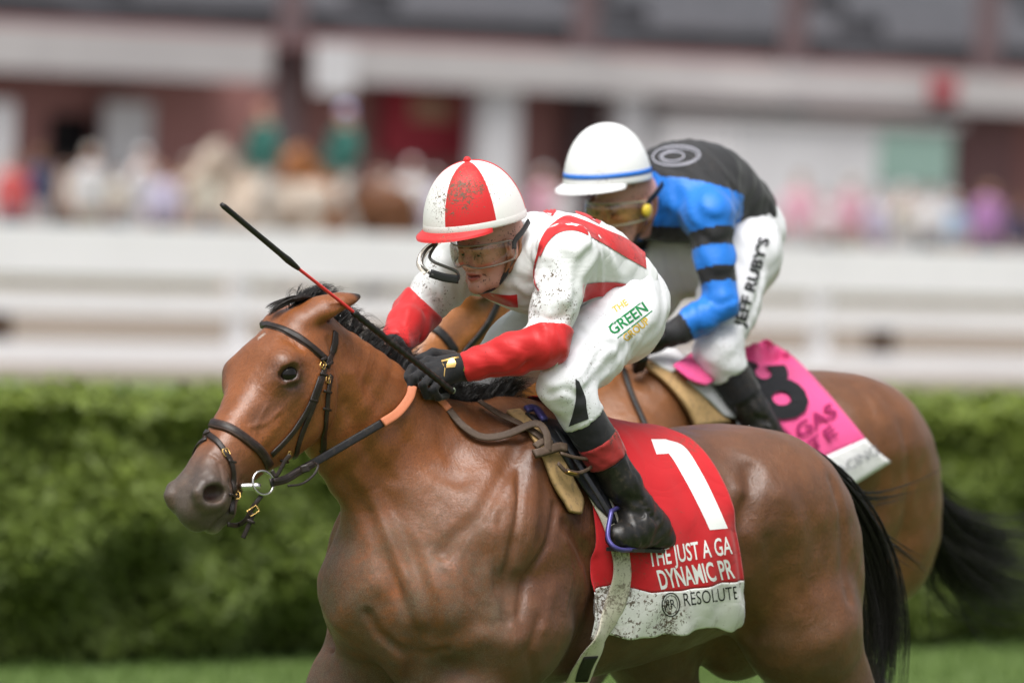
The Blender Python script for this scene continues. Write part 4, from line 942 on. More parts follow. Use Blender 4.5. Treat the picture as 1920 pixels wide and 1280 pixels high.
def saddle1(h):
    root = empty('saddle', 'tiny race saddle with tan pad and cream girth on the leading horse', 'saddle', 'saddles', mw=h.fr.mat()); B = h.cloth
    M_SAD = leather('black_saddle_leather', (.014, .014, .018), .35, .1); M_BLUE = make_mat('blue_metal', (.07, .06, .22), .35, .5, Metallic=.4); M_GIRTH = cloth_mat('cream_girth_webbing', (.60, .56, .46), .5, dsc=60, lo=.60)
    patch('saddle_pad', B, h.fr, [(950, 768), (985, 800), (1018, 850), (1040, 905), (1062, 940), (1072, 958)], [(975, 765), (1020, 800), (1055, 850), (1078, 900), (1095, 935), (1092, 962)], 9, 30, .016, L_TAN, root, th=.010)
    # low seat over the withers
    S = Body(); c = h.fr.at(1085, 775, 0.); S.limb([tuple(c + (.14, 0, -.06)) + (.03,), tuple(c + (.02, 0, -.075)) + (.035,), tuple(c + (-.12, 0, -.085)) + (.035,)], k=.03, sq=((0, 1, 0), 1.9))
    V, Fc = S.skin(c - .34, c + .34, .012); add_mesh('seat', V, Fc, M_SAD, root)
    patch('saddle_flap', B, h.fr, [(985, 772), (1015, 800), (1050, 845), (1085, 900), (1120, 950)], [(1060, 790), (1085, 820), (1110, 870), (1140, 930), (1160, 985)], 8, 24, .022, M_SAD, root, th=.006)
    P, N = on(B, h.fr, [(985, 770), (1003, 768), (1020, 790)], 10, .03); ribbon('pommel_trim', P, N, .02, .012, M_BLUE, root)
    P, N = on(B, h.fr, [(1075, 850), (1105, 900), (1138, 960), (1160, 1020), (1166, 1080), (1150, 1140), (1125, 1195), (1098, 1245), (1072, 1300)], 60, .013); ribbon('girth', P, N, .058, .004, M_GIRTH, root, w2=.062)
    P, N = on(B, h.fr, [(1108, 1230), (1098, 1250), (1090, 1275)], 8, .018); ribbon('girth_patch', P, N, .044, .004, L_BLACK, root, w2=.034)
    M = np.array([1, -1, 1.])
    for sd in (1, -1):
        Pt = np.array([h.fr.at(1040, 800, .20), h.fr.at(1085, 872, .255), h.fr.at(1122, 930, .285), h.fr.at(1150, 980, .30)]); Pt = spline(Pt, 16) * (M if sd < 0 else 1)
        ribbon('stirrup_leather', Pt, np.tile([.1, sd * .97, .1], (16, 1)), .014, .005, M_SAD, root)
        ft = h.ankle[0] + (h.ankle[1] - h.ankle[0]) * .62
        a = h.fr.at(1146, 958, .30); b = h.fr.at(1140, 1008, .325); c_ = h.fr.at(1163, 1030, .345); d = h.fr.at(1205, 1024, .30); e = h.fr.at(1200, 1000, .25); f = h.fr.at(1165, 955, .26)
        L = spline(np.array([a, b, c_, d, e, f, a]), 40)[:-1] * (M if sd < 0 else 1)
        tube('stirrup_iron', L, .0065, M_BLUE, root, 8, closed=True)
        pl = np.array([h.fr.at(1148, 1022, .33), h.fr.at(1172, 1030, .345), h.fr.at(1196, 1024, .33), h.fr.at(1178, 1012, .31)])
    return root
# ------------------------------------------------------------------ jockeys
MIR = np.array([1, -1, 1.])
SKIN = make_mat('skin', (.46, .22, .15), .5, .4); _t = NT(SKIN); _o = _t.obj()
SKIN.node_tree.nodes['Principled BSDF'].inputs['Subsurface Weight'].default_value = .08; SKIN.node_tree.nodes['Principled BSDF'].inputs['Subsurface Radius'].default_value = (.01, .004, .002)
_c = _t.mix(_t.math('MULTIPLY', _t.noise(24, 4, _o), .5), (.60, .34, .26), (.50, .22, .165)); _c = _t.mix(_t.math('MULTIPLY', _t.step(_t.math('ADD', _t.noise(130, 2, _o, .6), _t.math('MULTIPLY', _t.noise(22, 2, _o), .25)), .74, .80), .85), _c, (.075, .035, .025)); _c = _t.mix(1., _c, _t.n('Attribute', attribute_name='tint').outputs['Color'], 'MULTIPLY'); _t.base(_c); _t.norm(_t.bump(_t.noise(300, 3, _o), .15, .001))
SILK_W = cloth_mat('white_silks', (.74, .75, .75), .9, .50, dsc=95, lo=.575, weave=1200, front=.05, fold=.5); SILK_R = cloth_mat('red_silks', (.56, .018, .020), .5, .50, fold=.55, dsc=80, dcol=(.10, .012, .010), lo=.62)
BREECH = cloth_mat('white_breeches', (.76, .76, .79), .75, .6, dsc=85, lo=.58, front=-.02, fold=.42); SILK_B = cloth_mat('blue_silks', (.012, .17, .62), .1, .45, lo=.70, fold=.55); SILK_K = cloth_mat('black_vest', (.018, .018, .020), .15, .7, lo=.66)
BOOT = leather('boot_leather', (.013, .012, .011), .36, .20); SOCK = cloth_mat('black_stocking', (.010, .010, .012), .1, .9); CUFF = cloth_mat('red_boot_cuff', (.30, .020, .018), .9, .8, dsc=50, lo=.56, dcol=(.07, .03, .02)); GLOVE = cloth_mat('black_glove', (.010, .010, .012), .1, .75)
def helmet_mat(name, c, lo=.6): return cloth_mat(name, c, .95, .5, dsc=125, lo=lo, dcol=(.16, .10, .062), weave=1500, fold=0., front=.10)
HEL_W = helmet_mat('white_cap', (.80, .79, .77), .602); HEL_R = helmet_mat('red_cap', (.58, .018, .020), .612); HEL_W2 = helmet_mat('white_shell', (.80, .80, .80), .69); HEL_BLUE = make_mat('blue_band', (.02, .15, .55), .5)
def lens_mat(name, tint, gloss):
    m = make_mat(name, tint, .05); t = NT(m); tr = t.n('BsdfTransparent'); tr.inputs[0].default_value = (*tint, 1); gl = t.n('BsdfGlossy'); gl.inputs['Roughness'].default_value = .06
    fr_ = t.n('LayerWeight', Blend=.25); k = t.math('ADD', t.math('MULTIPLY', fr_.outputs['Fresnel'], .55), gloss); dn = t.step(t.noise(60, 4, None, .7), .56, .70); df = t.n('BsdfDiffuse'); df.inputs[0].default_value = (.22, .16, .11, 1)
    mx = t.n('MixShader'); t.set(mx.inputs[0], k); t.t.links.new(tr.outputs[0], mx.inputs[1]); t.t.links.new(gl.outputs[0], mx.inputs[2]); m2 = t.n('MixShader'); t.set(m2.inputs[0], t.math('MULTIPLY', dn, .55)); t.t.links.new(mx.outputs[0], m2.inputs[1]); t.t.links.new(df.outputs[0], m2.inputs[2])
    t.t.links.new(m2.outputs[0], t.t.nodes['Material Output'].inputs[0]); return m
LENS = lens_mat('goggle_lens', (.93, .89, .83), .05); RUBBER = make_mat('black_rubber', (.012, .012, .013), .45); LENS_Y = lens_mat('yellow_lens', (.97, .91, .62), .10); FRAME_Y = make_mat('yellow_clip', (.75, .55, .05), .4)
STRAP_T = leather('tan_strap', (.30, .13, .06), .55, .3); EYEW = make_mat('eye_white', (.30, .26, .24), .3)
def cloth_warp(a=.0022, f=1.):
    def fn(P):
        x, y, z = P[:, 0] * f, P[:, 1] * f, P[:, 2] * f
        u = 52 * x + 31 * z + 3 * np.sin(19 * y + 11 * z); v = 44 * z - 37 * x + 29 * y + 2.5 * np.sin(23 * x + 13 * y)
        return a * (np.sin(u) * np.sin(v * .7) + .6 * np.sin(1.9 * v + .5 * u) + .35 * np.sin(2.7 * u - 1.3 * v))
    return fn
class Jockey:
    def __init__(s, fr, **kw): s.fr = fr; s.__dict__.update(kw)
    def A(s, p): return s.fr.at(*p)
    def hf(s, x, y, z): return s.hc + (np.array([x, y, z]) * s.hk) @ s.HR
    def hframe(s, px, yaw, pitch, k, roll=0.):
        s.hc = s.A(px); s.hk = k; y, p = math.radians(yaw), math.radians(pitch)
        f = np.array([math.cos(p) * math.cos(y), math.cos(p) * math.sin(y), -math.sin(p)]); l = nrm(np.cross([0, 0, 1.], f)); u = np.cross(f, l)
        r = math.radians(roll); l, u = l * math.cos(r) + u * math.sin(r), u * math.cos(r) - l * math.sin(r)
        s.HR = np.stack([f, l, u])
def sec(j): return [tuple(j.A((p[0], p[1], 0.))) + p[2:] for p in j.tor]
def head_sdf(B, j):
    k = j.hk; f = j.hf; R = j.HR
    def b(c, r, kk=.015, op='u'): B.ball(f(*c), np.array(np.ones(3) * r) * k, k=kk * k, op=op, rot=R)
    def lm(pts, kk=.012, op='u'): B.limb([tuple(f(*p[:3])) + (p[3] * k,) for p in pts], k=kk * k, op=op)
    b((-.012, 0, .035), (.098, .076, .088)); b((-.040, 0, .015), (.095, .092, .095), .03); b((.030, 0, -.035), (.066, .064, .085), .03)
    for sd in (1, -1):
        lm([(-.005, .054 * sd, -.055, .020), (.045, .036 * sd, -.100, .018), (.078, .010 * sd, -.113, .016)], .03)
        b((.060, .047 * sd, -.032), (.026, .022, .022), .02); lm([(.090, .0, .016, .011), (.086, .03 * sd, .020, .011), (.066, .055 * sd, .008, .010)], .015)
        b((.102, .032 * sd, -.008), (.014, .020, .010), .012, 's')
        lm([(.086, .016 * sd, .004, .006), (.090, .032 * sd, .004, .0065), (.080, .048 * sd, -.004, .006)], .006)
        lm([(.084, .018 * sd, -.018, .005), (.087, .032 * sd, -.019, .006), (.079, .046 * sd, -.014, .005)], .006)
        b((.100, .0125 * sd, -.043), (.012, .009, .009), .008)
        lm([(.098, 0, -.066, .0075), (.093, .014 * sd, -.067, .007), (.083, .025 * sd, -.072, .005)], .006); lm([(.095, 0, -.081, .0085), (.090, .013 * sd, -.080, .0075), (.083, .022 * sd, -.075, .005)], .006)
        B.bump([f(.104, 0, -.073), f(.098, .014 * sd, -.073), f(.084, .028 * sd, -.074)], -.005 * k, .0042 * k, mirror=False)
        B.bump([f(.095, .020 * sd, -.040), f(.082, .034 * sd, -.062), f(.074, .036 * sd, -.080)], -.003 * k, .007 * k, mirror=False)
        b((-.004, .096 * sd, -.012), (.022, .011, .034), .008); b((.002, .106 * sd, -.010), (.011, .008, .018), .006, 's')
        b((.104, .006 * sd, -.051), (.004, .004, .004), .003, 's')
    lm([(.094, 0, .004, .008), (.106, 0, -.020, .0095), (.114, 0, -.038, .0115)], .012); b((.082, 0, -.112), (.018, .022, .017), .015)
    lm([(-.035, 0, -.02, .060), (-.095, 0, -.055, .056)], .03)
def hand_sdf(B, j, wr, kn, fingers, thumb, k=1.):
    """palm from wrist to knuckles, four fingers and a thumb, each a bent chain"""
    kn = np.asarray(kn); c = kn.mean(0)
    for i in range(4): B.limb([tuple(wr) + (.024 * k,), tuple(wr * .45 + kn[i] * .55) + (.017 * k,), tuple(kn[i]) + (.0125 * k,)], k=.016)
    for fg in fingers: B.limb([tuple(p) + (r * k,) for p, r in zip(fg, (.0115, .0105, .0095, .008))], k=.004)
    B.limb([tuple(p) + (r * k,) for p, r in zip(thumb, (.016, .0125, .0105))], k=.008)
def dress(j, root):
    """body, silks, breeches, boots, gloves of one jockey"""
    hipL, kneeL, ankL = j.A(j.hip), j.A(j.knee), j.A(j.ank); hipR = hipL * MIR; kneeR = j.A(j.kneeR) if hasattr(j, 'kneeR') else kneeL * MIR; ankR = ankL * MIR
    shL, elL, wrL = j.A(j.sh), j.A(j.el), j.A(j.wr); shR, elR, wrR = j.A(j.shR), j.A(j.elR), j.A(j.wrR)
    toeL, heelL = j.A(j.toe), j.A(j.heel); S = np.array(sec(j)); k = j.k
    legs = [(hipL, kneeL, ankL, heelL, toeL), (hipR, kneeR, ankR, heelL * MIR, toeL * MIR)]; arms = [(shL, elL, wrL), (shR, elR, wrR)]
    # --- body
    B = Body(); T = S.copy(); T[:, 3:] *= .86; B.loft(T, n=12, k=.03); head_sdf(B, j)
    nb = j.A((j.tor[0][0] * .6 + j.tor[1][0] * .4, j.tor[0][1] * .6 + j.tor[1][1] * .4 - 10, 0)); B.limb([tuple(j.hf(-.085, 0, -.05)) + (.056 * j.hk,), tuple(nb) + (.062,), tuple(S[1, :3]) + (.07,)], k=.04)
    for h_, kn, an, he, to in legs:
        B.limb([tuple(h_) + (.085,), tuple(h_ * .45 + kn * .55) + (.064,), tuple(kn) + (.046,), tuple(kn * .68 + an * .32) + (.045,), tuple(an) + (.030,), tuple(he * .4 + to * .6) + (.030,), tuple(to) + (.022,)], k=.03)
    for a, e, w in arms: B.limb([tuple(a) + (.05,), tuple(a * .4 + e * .6) + (.040,), tuple(e) + (.034,), tuple(e * .6 + w * .4) + (.034,), tuple(w) + (.024,), tuple(w + nrm(w - e) * .05) + (.022,)], k=.025)
    lo = np.minimum(S[:, :3].min(0), np.minimum(ankL, wrR)) - (.30, .40, .14); hi = np.maximum(j.hf(0, 0, .12), wrR) + (.16, .0, .06); hi[1] = .46; lo[1] = -.46
    hc, rad = j.hc, .20 * j.hk
    V, Fc = B.skin(lo, hi, .011, refine=[lambda C: ((C - hc) ** 2).sum(1) < rad ** 2, lambda C: ((C - hc) ** 2).sum(1) < (rad * .8) ** 2])
    q = ((V - j.hc) @ j.HR.T) / j.hk; tc = np.ones((len(V), 3)); fr_ = (q[:, 0] > .05) & (np.abs(q[:, 1]) < .06)
    def mixc(w, col): tc[:] = tc * (1 - w[:, None]) + tc * np.array(col) * w[:, None]
    lip = ((q[:, 2] + .074) / .013) ** 2 + (q[:, 1] / .027) ** 2; mixc(fr_ * ss(1.15 - lip, 0, .4) * (q[:, 0] > .075), (.85, .42, .42))
    mixc(fr_ * ss(.006 - np.abs(q[:, 2] + .0735), 0, .004) * (np.abs(q[:, 1]) < .024) * (q[:, 0] > .075), (.25, .12, .12))
    br = ((q[:, 2] - .020 + 4 * (np.abs(q[:, 1]) - .03) ** 2) / .006) ** 2 + ((np.abs(q[:, 1]) - .033) / .022) ** 2; mixc(fr_ * ss(1.2 - br, 0, .5) * .8, (.18, .14, .12))
    ey = ((q[:, 2] + .007) / .016) ** 2 + ((np.abs(q[:, 1]) - .032) / .024) ** 2; mixc(fr_ * ss(1.2 - ey, 0, .8) * .55, (.5, .38, .35))
    jw = ss(-q[:, 2], .05, .085) * (q[:, 0] > -.02) * (np.linalg.norm(q, axis=1) < .18); mixc(jw * .45, (.62, .56, .55)); ck = np.exp(-((q[:, 0] - .075) ** 2 + (np.abs(q[:, 1]) - .045) ** 2 + (q[:, 2] + .035) ** 2) / .0007); mixc(ck * .5, (1., .72, .68))
    add_mesh('body', V, Fc, SKIN, root, cols=tc); j.skin = B
    # --- silks
    K = Body(); K.loft(S, n=14, k=.03); nc = j.hf(-.09, 0, -.06); nq = nb * .35 + S[1, :3] * .65 + (0, 0, .02); K.limb([tuple(nq * (1 - j.collar) + nc * j.collar) + (.060,), tuple(nq) + (.078,), tuple(S[1, :3]) + (.11,)], k=.05)
    for i, (a, e, w) in enumerate(arms):
        q = a * .55 + S[2, :3] * .45; K.limb([tuple(q) + (.085 * k,), tuple(a) + (.076 * k * (.5 + .5 * j.arm),)], k=.06)
        K.limb([tuple(a) + (.072 * k * j.arm,), tuple(a * .5 + e * .5) + (.059 * k * j.arm,), tuple(e) + (.052 * k * j.arm,)], k=.035)
        if not j.cuff: K.limb([tuple(e) + (.054 * k * j.arm,), tuple(e * .6 + w * .4) + (.050 * k * j.arm,), tuple(w) + (.038 * k,)], k=.02)
        else:
            ed = nrm(w - e); K.limb([tuple(e) + (.054 * k,), tuple(e + ed * .03) + (.050 * k,)], k=.02)
    for ln, d, sg in j.folds:
        P, hit = K.march(j.fr.loc(CAM), np.array([ray(*p) @ j.fr.M for p in spline(ln, 6)]), far=5., start=15.5)
        if hit.all(): K.bump(P, d, sg, mirror=False)
    K.warp(cloth_warp(.0030, .9))
    wp, wn = S[-2, :3] * .25 + S[-1, :3] * .75, nrm(S[-1, :3] - S[-2, :3]); wn = nrm(wn + np.array([-.2, 0, 0]))
    K.half(wp, wn, .012)
    j.jacket = K
    lo = np.minimum(np.minimum(S[:, :3].min(0), elL), wrR) - .16; hi = np.maximum(np.maximum(S[:, :3].max(0), shR), elR) + .2; lo[1], hi[1] = -.42, .46
    V, Fc = K.skin(lo, hi, .0065); K.attach(V, Fc); mi = None
    if j.mats is not None:
        mi = j.paint(j, V, Fc); o = add_mesh('silks', V, Fc, None, root, mats=j.mats, mi=mi)
    else: add_mesh('silks', V, Fc, j.silk, root)
    if j.cuff:
        for i, (a, e, w) in enumerate(arms):
            C = Body(); ed = nrm(w - e); ad = nrm(e - a)
            C.limb([tuple(e - ad * .06) + (.063 * k,), tuple(e) + (.061 * k,), tuple(e * .6 + w * .4) + (.053 * k,), tuple(w) + (.038 * k,)], k=.015)
            C.warp(cloth_warp(.0026, .85)); C.bump([e + ed * .05 + np.array([0, .05, .02]), e + ed * .09 + np.array([0, .05, -.03])], -.005, .01, False)
            C.half(e - ad * .035 + ed * .0, -ad + .25 * ed, .006); C.half(w - ed * .005, ed, .006)
            V, Fc = C.skin(np.minimum(e, w) - .10, np.maximum(e, w) + .10, .0055); add_mesh('red_cuff_sleeve', V, Fc, j.cuff, root)
            if i == 0: j.cuffB = C
    # --- breeches
    Q = Body(); pv = (hipL + hipR) / 2; up = S[-1, :3]
    Q.loft(np.vstack([np.r_[S[-2, :3], S[-2, 3:] * .9], np.r_[S[-1, :3], S[-1, 3:] * .97], np.r_[pv + np.array([-.04, 0, -.01]), .150 * k, .095 * k, .105 * k], np.r_[pv + np.array([-.07, 0, -.03]), .12 * k, .07 * k, .08 * k]]), n=10, k=.03)
    for h_, kn, an, he, to in legs:
        sd = 1 if h_[1] > 0 else -1
        Q.ball(h_ + np.array([-.045, -.015 * sd, .0]), np.array((.098, .098, .105)) * k, k=.06)
        Q.limb([tuple(h_) + (.102 * k,), tuple(h_ * .5 + kn * .5) + (.080 * k,), tuple(kn) + (.063 * k,)], k=.05); Q.limb([tuple(kn) + (.063 * k,), tuple(kn * .70 + an * .30) + (.057 * k,)], k=.03)
    for ln, d, sg in j.lfolds:
        P, hit = Q.march(j.fr.loc(CAM), np.array([ray(*p) @ j.fr.M for p in spline(ln, 6)]), far=5., start=15.5)
        if hit.all(): Q.bump(P, d, sg, mirror=False)
    Q.warp(cloth_warp(.0020, .8)); Q.bvh = None
    for h_, kn, an, he, to in legs:
        ax = nrm(an - kn); L = np.linalg.norm(an - kn); Q.limb([tuple(kn + ax * (L * .24 + .11)) + (.11,), tuple(an + ax * .1) + (.11,)], k=.006, op='s')
    j.breeches = Q
    lo = np.minimum(kneeL, hipL) - .22; hi = np.maximum(S[-2, :3], kneeL) + .2; lo[1], hi[1] = -.40, .40
    V, Fc = Q.skin(lo, hi, .007); Q.attach(V, Fc); add_mesh('breeches', V, Fc, BREECH, root)
    # --- lower legs
    for h_, kn, an, he, to in legs:
        ax = nrm(an - kn); L = np.linalg.norm(an - kn)
        def piece(nm, f0_, f1_, r0_, r1_, mat, wr, tilt=0.):
            C = Body(); C.limb([tuple(kn + ax * L * max(f0_ - .1, 0)) + (r0_,), tuple(kn + ax * L * (f1_ + .1)) + (r1_,)], k=.01); C.warp(cloth_warp(wr, 1.5))
            C.half(kn + ax * L * f0_, -ax, .004); C.half(kn + ax * L * f1_, ax + np.array([tilt, 0, 0]), .004)
            a, b = kn + ax * L * f0_, kn + ax * L * f1_; V, Fc = C.skin(np.minimum(a, b) - .10, np.maximum(a, b) + .10, .006); return add_mesh(nm, V, Fc, mat, root)
        piece('stocking', .17, j.cuffs[0] + .05, .058 * k, .053 * k, SOCK, .001)
        if j.cuffs[1]: piece('boot_cuff', j.cuffs[0], j.cuffs[1], .0585 * k, .055 * k, CUFF, .0016)
        C = Body(); b0 = kn + ax * L * (j.cuffs[1] or j.cuffs[0])
        C.limb([tuple(b0 - ax * .04) + (.052 * k,), tuple(b0 + (an - b0) * .5) + (.046 * k,), tuple(an) + (.040 * k,)], k=.02)
        C.limb([tuple(an) + (.041 * k,), tuple(he) + (.033 * k,), tuple(he * .45 + to * .55 + np.array([0, 0, .008])) + (.034 * k,), tuple(to) + (.029 * k,)], k=.02)
        C.limb([tuple(an) + (.040 * k,), tuple(an * .45 + (he * .45 + to * .55) * .55) + (.041 * k,), tuple(he * .25 + to * .75) + (.033 * k,)], k=.03)
        C.ball(an * .4 + he * .6 + (0, 0, .012), .040 * k, k=.03); C.limb([tuple(he) + (.030 * k,), tuple(to) + (.028 * k,)], k=.02)
        fw = nrm(to - he)
        for q in range(5):
            zc_ = an + ax * (-.035 + .017 * q); C.bump([zc_ + fw * .045 + np.array([0, .03, .006 * math.sin(q * 2.1)]), zc_ + np.array([0, .045, -.006]), zc_ - fw * .04 + np.array([0, .03, .008])], -.006, .007, False)
            C.bump([zc_ + fw * .045 + np.array([0, -.03, .006 * math.sin(q * 2.1)]), zc_ + np.array([0, -.045, -.006]), zc_ - fw * .04 + np.array([0, -.03, .008])], -.006, .007, False)
        C.warp(cloth_warp(.0016, 1.3)); C.half(b0, -ax, .004)
        sole = nrm(np.cross(fw, [0, 1, 0])); sole = sole if sole[2] < 0 else -sole; C.half(he * .5 + to * .5 + sole * .030, sole, .006)
        a, b = np.minimum(np.minimum(b0, to), he), np.maximum(np.maximum(b0, to), he); V, Fc = C.skin(a - .09, b + .09, .0055); bt = add_mesh('boot', V, Fc, BOOT, root)
        # sole and heel
        pr = [(0, .0), (.12, .026), (.3, .030), (.55, .024), (.8, .033), (.95, .028), (1.06, .012)]; Ls = np.linalg.norm(to - he) + .05; lat = np.cross(fw, sole)
        pts = [he - fw * .03 + fw * Ls * u + lat * w for u, w in pr] + [he - fw * .03 + fw * Ls * u - lat * w for u, w in pr[::-1]]
        V = np.array([p + sole * .028 for p in pts] + [p + sole * .037 for p in pts]); n = len(pts)
        add_mesh('sole', V, [tuple(range(n))[::-1], tuple(range(n, 2 * n))] + [(i, (i + 1) % n, n + (i + 1) % n, n + i) for i in range(n)], RUBBER, bt, smooth=False)
def helmet(j, root, c_px, yaw, pitch, rad, gores, phase, shell, band, peak_mat, rim=1.45):
    c = j.A(c_px); y, p = math.radians(yaw), math.radians(pitch)
    f = np.array([math.cos(p) * math.cos(y), math.cos(p) * math.sin(y), -math.sin(p)]); l = nrm(np.cross([0, 0, 1.], f)); u = np.cross(f, l); R = np.stack([f, l, u]); a, b, h = rad
    def pt(az, po, g=1.):
        sp = math.sin(po) ** .92 if po < math.pi / 2 else 1 - .04 * (po - math.pi / 2); return c + np.array([a * g * math.cos(az) * sp, b * g * math.sin(az) * sp, h * g * (math.cos(po))]) @ R
    na, npo = 120, 26; pos = np.linspace(0.02, rim, npo); V = []; Fs = []; mi = []
    ph = math.radians(phase); ng = gores or 1
    for q in pos:
        for i in range(na):
            az = ph + i * 2 * math.pi / na; d = abs(((az - ph) * ng / (2 * math.pi) + .5) % 1 - .5) * (2 * math.pi / ng) * math.sin(q)
            V.append(pt(az, q, 1 - (.010 * math.exp(-(d / .03) ** 2) if gores else 0)))
    for r in range(npo - 1):
        for i in range(na):
            Fs.append((r * na + i, (r + 1) * na + i, (r + 1) * na + (i + 1) % na, r * na + (i + 1) % na)); mi.append(int((i // (na // ng)) % 2) if gores else 0)
    V.append(pt(0, 0)); Fs += [(len(V) - 1, i, (i + 1) % na) for i in range(na)]; mi += [0] * na
    hel = add_mesh('helmet', V, Fs, None, root, mats=shell, mi=mi)
    # band round the rim
    V = []; pb = [rim - .035, rim - .025, rim + .05, rim + .075, rim + .075]; gb = [1.0, 1.003, 1.006, .995, .93]
    for q, g in zip(pb, gb):
        for i in range(na): V.append(pt(i * 2 * math.pi / na, q, g))
    add_mesh('rim_band', V, [(r * na + i, (r + 1) * na + i, (r + 1) * na + (i + 1) % na, r * na + (i + 1) % na) for r in range(4) for i in range(na)], band, hel)
    # peak
    n = 40; V = []; A0 = math.radians(72); az = np.linspace(-A0, A0, n)
    for th in (0, -.006):
        for e in np.linspace(0, 1, 6):
            for q in az:
                ext = j.peak * e * math.cos(q / A0 * math.pi / 2) ** .6; base = pt(q, rim + .055, 1.0); V.append(base + (np.array([math.cos(q) * ext, math.sin(q) * ext * .8, -.30 * ext + th - .006 * e])) @ R)
    Fs = []
    for s_ in range(2):
        o = s_ * 6 * n
        for r in range(5):
            for i in range(n - 1): Fs.append((o + r * n + i, o + (r + 1) * n + i, o + (r + 1) * n + i + 1, o + r * n + i + 1))
    for i in range(n - 1): Fs.append((5 * n + i, 11 * n + i, 11 * n + i + 1, 5 * n + i + 1))
    add_mesh('peak', V, Fs, peak_mat, hel)
    if gores:
        S = Body(); S.ball(pt(0, 0), .011, k=.01); V, Fc = S.skin(pt(0, 0) - .02, pt(0, 0) + .02, .004); add_mesh('button', V, Fc, shell[0 if j.red0 else 1], hel)
    return hel, pt, R
def goggles(j, root, lens, side, frame_mat, z0=-.006, strap_to=None):
    """one curved lens over both eyes, rubber rim, strap to the back of the head"""
    f = j.hf; n, m = 26, 9; V = []
    def gp(az, v, out): # az around the face, v -1..1 up
        az_ = math.radians(az); rx, ry = (.112 + out) * j.gk, (.084 + out * .9) * j.gk; hgt = .030 * (1 - .25 * (abs(az) / 80) ** 3) - .010 * math.exp(-(az / 13) ** 2) * (v < 0)
        return f(rx * math.cos(az_) - .004 - .11 * (j.gk - 1), ry * math.sin(az_), z0 + v * hgt * j.gk)
    AZ = np.linspace(-74, 74, n)
    for v in np.linspace(-1, 1, m):
        for a in AZ: V.append(gp(a, v, .012 * (1 - v * v) ** .5 * .6 + .010))
    add_mesh('goggle_lens', V, [(r * n + i, r * n + i + 1, (r + 1) * n + i + 1, (r + 1) * n + i) for r in range(m - 1) for i in range(n - 1)], lens, root)
    loop = [gp(a, 1, .010) for a in AZ] + [gp(78, v, .010) for v in (.6, 0, -.6)] + [gp(a, -1, .010) for a in AZ[::-1]] + [gp(-78, v, .010) for v in (-.6, 0, .6)]
    tube('goggle_frame', loop,   .0028 * j.hk, frame_mat, root, 6, closed=True)
    for sd in (1, -1):
        P = np.array([gp(76 * sd, 0, .010), f(.0, .092 * sd * j.gk, .018), f(-.03, .100 * sd * j.gk, .040), f(-.075, .094 * sd * j.gk, .06)]); P = spline(P, 12); ribbon('goggle_strap', P, np.tile(j.HR[1] * sd, (12, 1)), .020 * j.hk, .003, side, root)
def chin_strap(j, root, mat, cup):
    f = j.hf
    for sd in (1, -1):
        P = spline(np.array([f(.024, .090 * sd, .03), f(.022, .094 * sd, -.01), f(.016, .086 * sd, -.05), f(.020, .070 * sd, -.085)]), 12); ribbon('chin_strap', P, np.tile(j.HR[1] * sd, (12, 1)), .016 * j.hk, .004, mat, root)
        P = spline(np.array([f(-.035, .104 * sd, .03), f(-.024, .100 * sd, -.03), f(.012, .076 * sd, -.082)]), 10); ribbon('chin_strap', P, np.tile(j.HR[1] * sd, (10, 1)), .012 * j.hk, .004, mat, root)
        P = spline(np.array([f(.010, .076 * sd, -.066), f(.03, .060 * sd, -.098), f(.055, .035 * sd, -.122), f(.07, .0, -.130)]), 12); nn = np.array([nrm(q - j.hf(.03, 0, -.05)) for q in P]); ribbon('chin_cup', P, nn, .020 * j.hk, .007, cup, root)

# ---- the leading jockey
red = lambda *p: list(p)
J1 = Jockey(H1, k=1., tor=[(970, 505, .10, .090, .055), (1008, 486, .165, .142, .105), (1068, 492, .172, .135, .122), (1124, 526, .150, .112, .115), (1168, 566, .146, .105, .10)],
    hip=(1152, 600, .115), knee=(1058, 722, .235), ank=(1193, 952, .275), toe=(1160, 1006, .31), heel=(1240, 1008, .268), kneeR=(895, 728, -.20),
    sh=(1062, 478, .185), el=(1022, 645, .235), wr=(866, 690, .085), shR=(868, 490, -.17), elR=(782, 585, -.21), wrR=(738, 650, -.10),
    cuff=SILK_R, silk=SILK_W, mats=None, folds=[([(1012, 470), (998, 520), (1005, 560)], -.008, .010), ([(1080, 560), (1060, 590), (1040, 600)], -.007, .012), ([(1000, 590), (1030, 600), (1055, 595)], -.006, .009), ([(1100, 470), (1080, 520), (1085, 570)], -.006, .016),
        ([(1010, 560), (1035, 570), (1060, 560)], .005, .012), ([(940, 500), (960, 540), (985, 560)], -.006, .012), ([(1120, 440), (1150, 500), (1180, 540)], .004, .02), ([(1130, 560), (1160, 550), (1190, 540)], -.004, .01)],
    lfolds=[([(1180, 640), (1140, 690), (1095, 730)], -.006, .014), ([(1030, 740), (1060, 730), (1090, 745)], -.006, .010), ([(1100, 640), (1070, 670), (1040, 690)], .005, .012), ([(1220, 590), (1200, 640), (1170, 690)], .004, .014), ([(1085, 615), (1120, 640), (1150, 645)], -.006, .010), ([(1130, 650), (1110, 690), (1085, 720)], -.005, .008)],
    arm=1., gk=1.22, collar=.25, cuffs=(.44, .61), peak=.027, red0=True)
J1.hframe((915, 459, 0.), 10, 17, .83)
p1 = empty('person', 'jockey in white and red silks and quartered cap, bent over the front horse', 'person', 'jockeys', mw=H1.mat())
t0 = time.time()
dress(J1, p1); print('skin J1', time.time() - t0)
hel1, hpt1, HR1 = helmet(J1, p1, (892, 424, 0.), 2, 13, (.144, .122, .172), 6, 18, [HEL_R, HEL_W], HEL_W, HEL_R)
goggles(J1, p1, LENS, RUBBER, make_mat('clear_rim', (.26, .22, .18), .2)); chin_strap(J1, p1, STRAP_T, RUBBER)
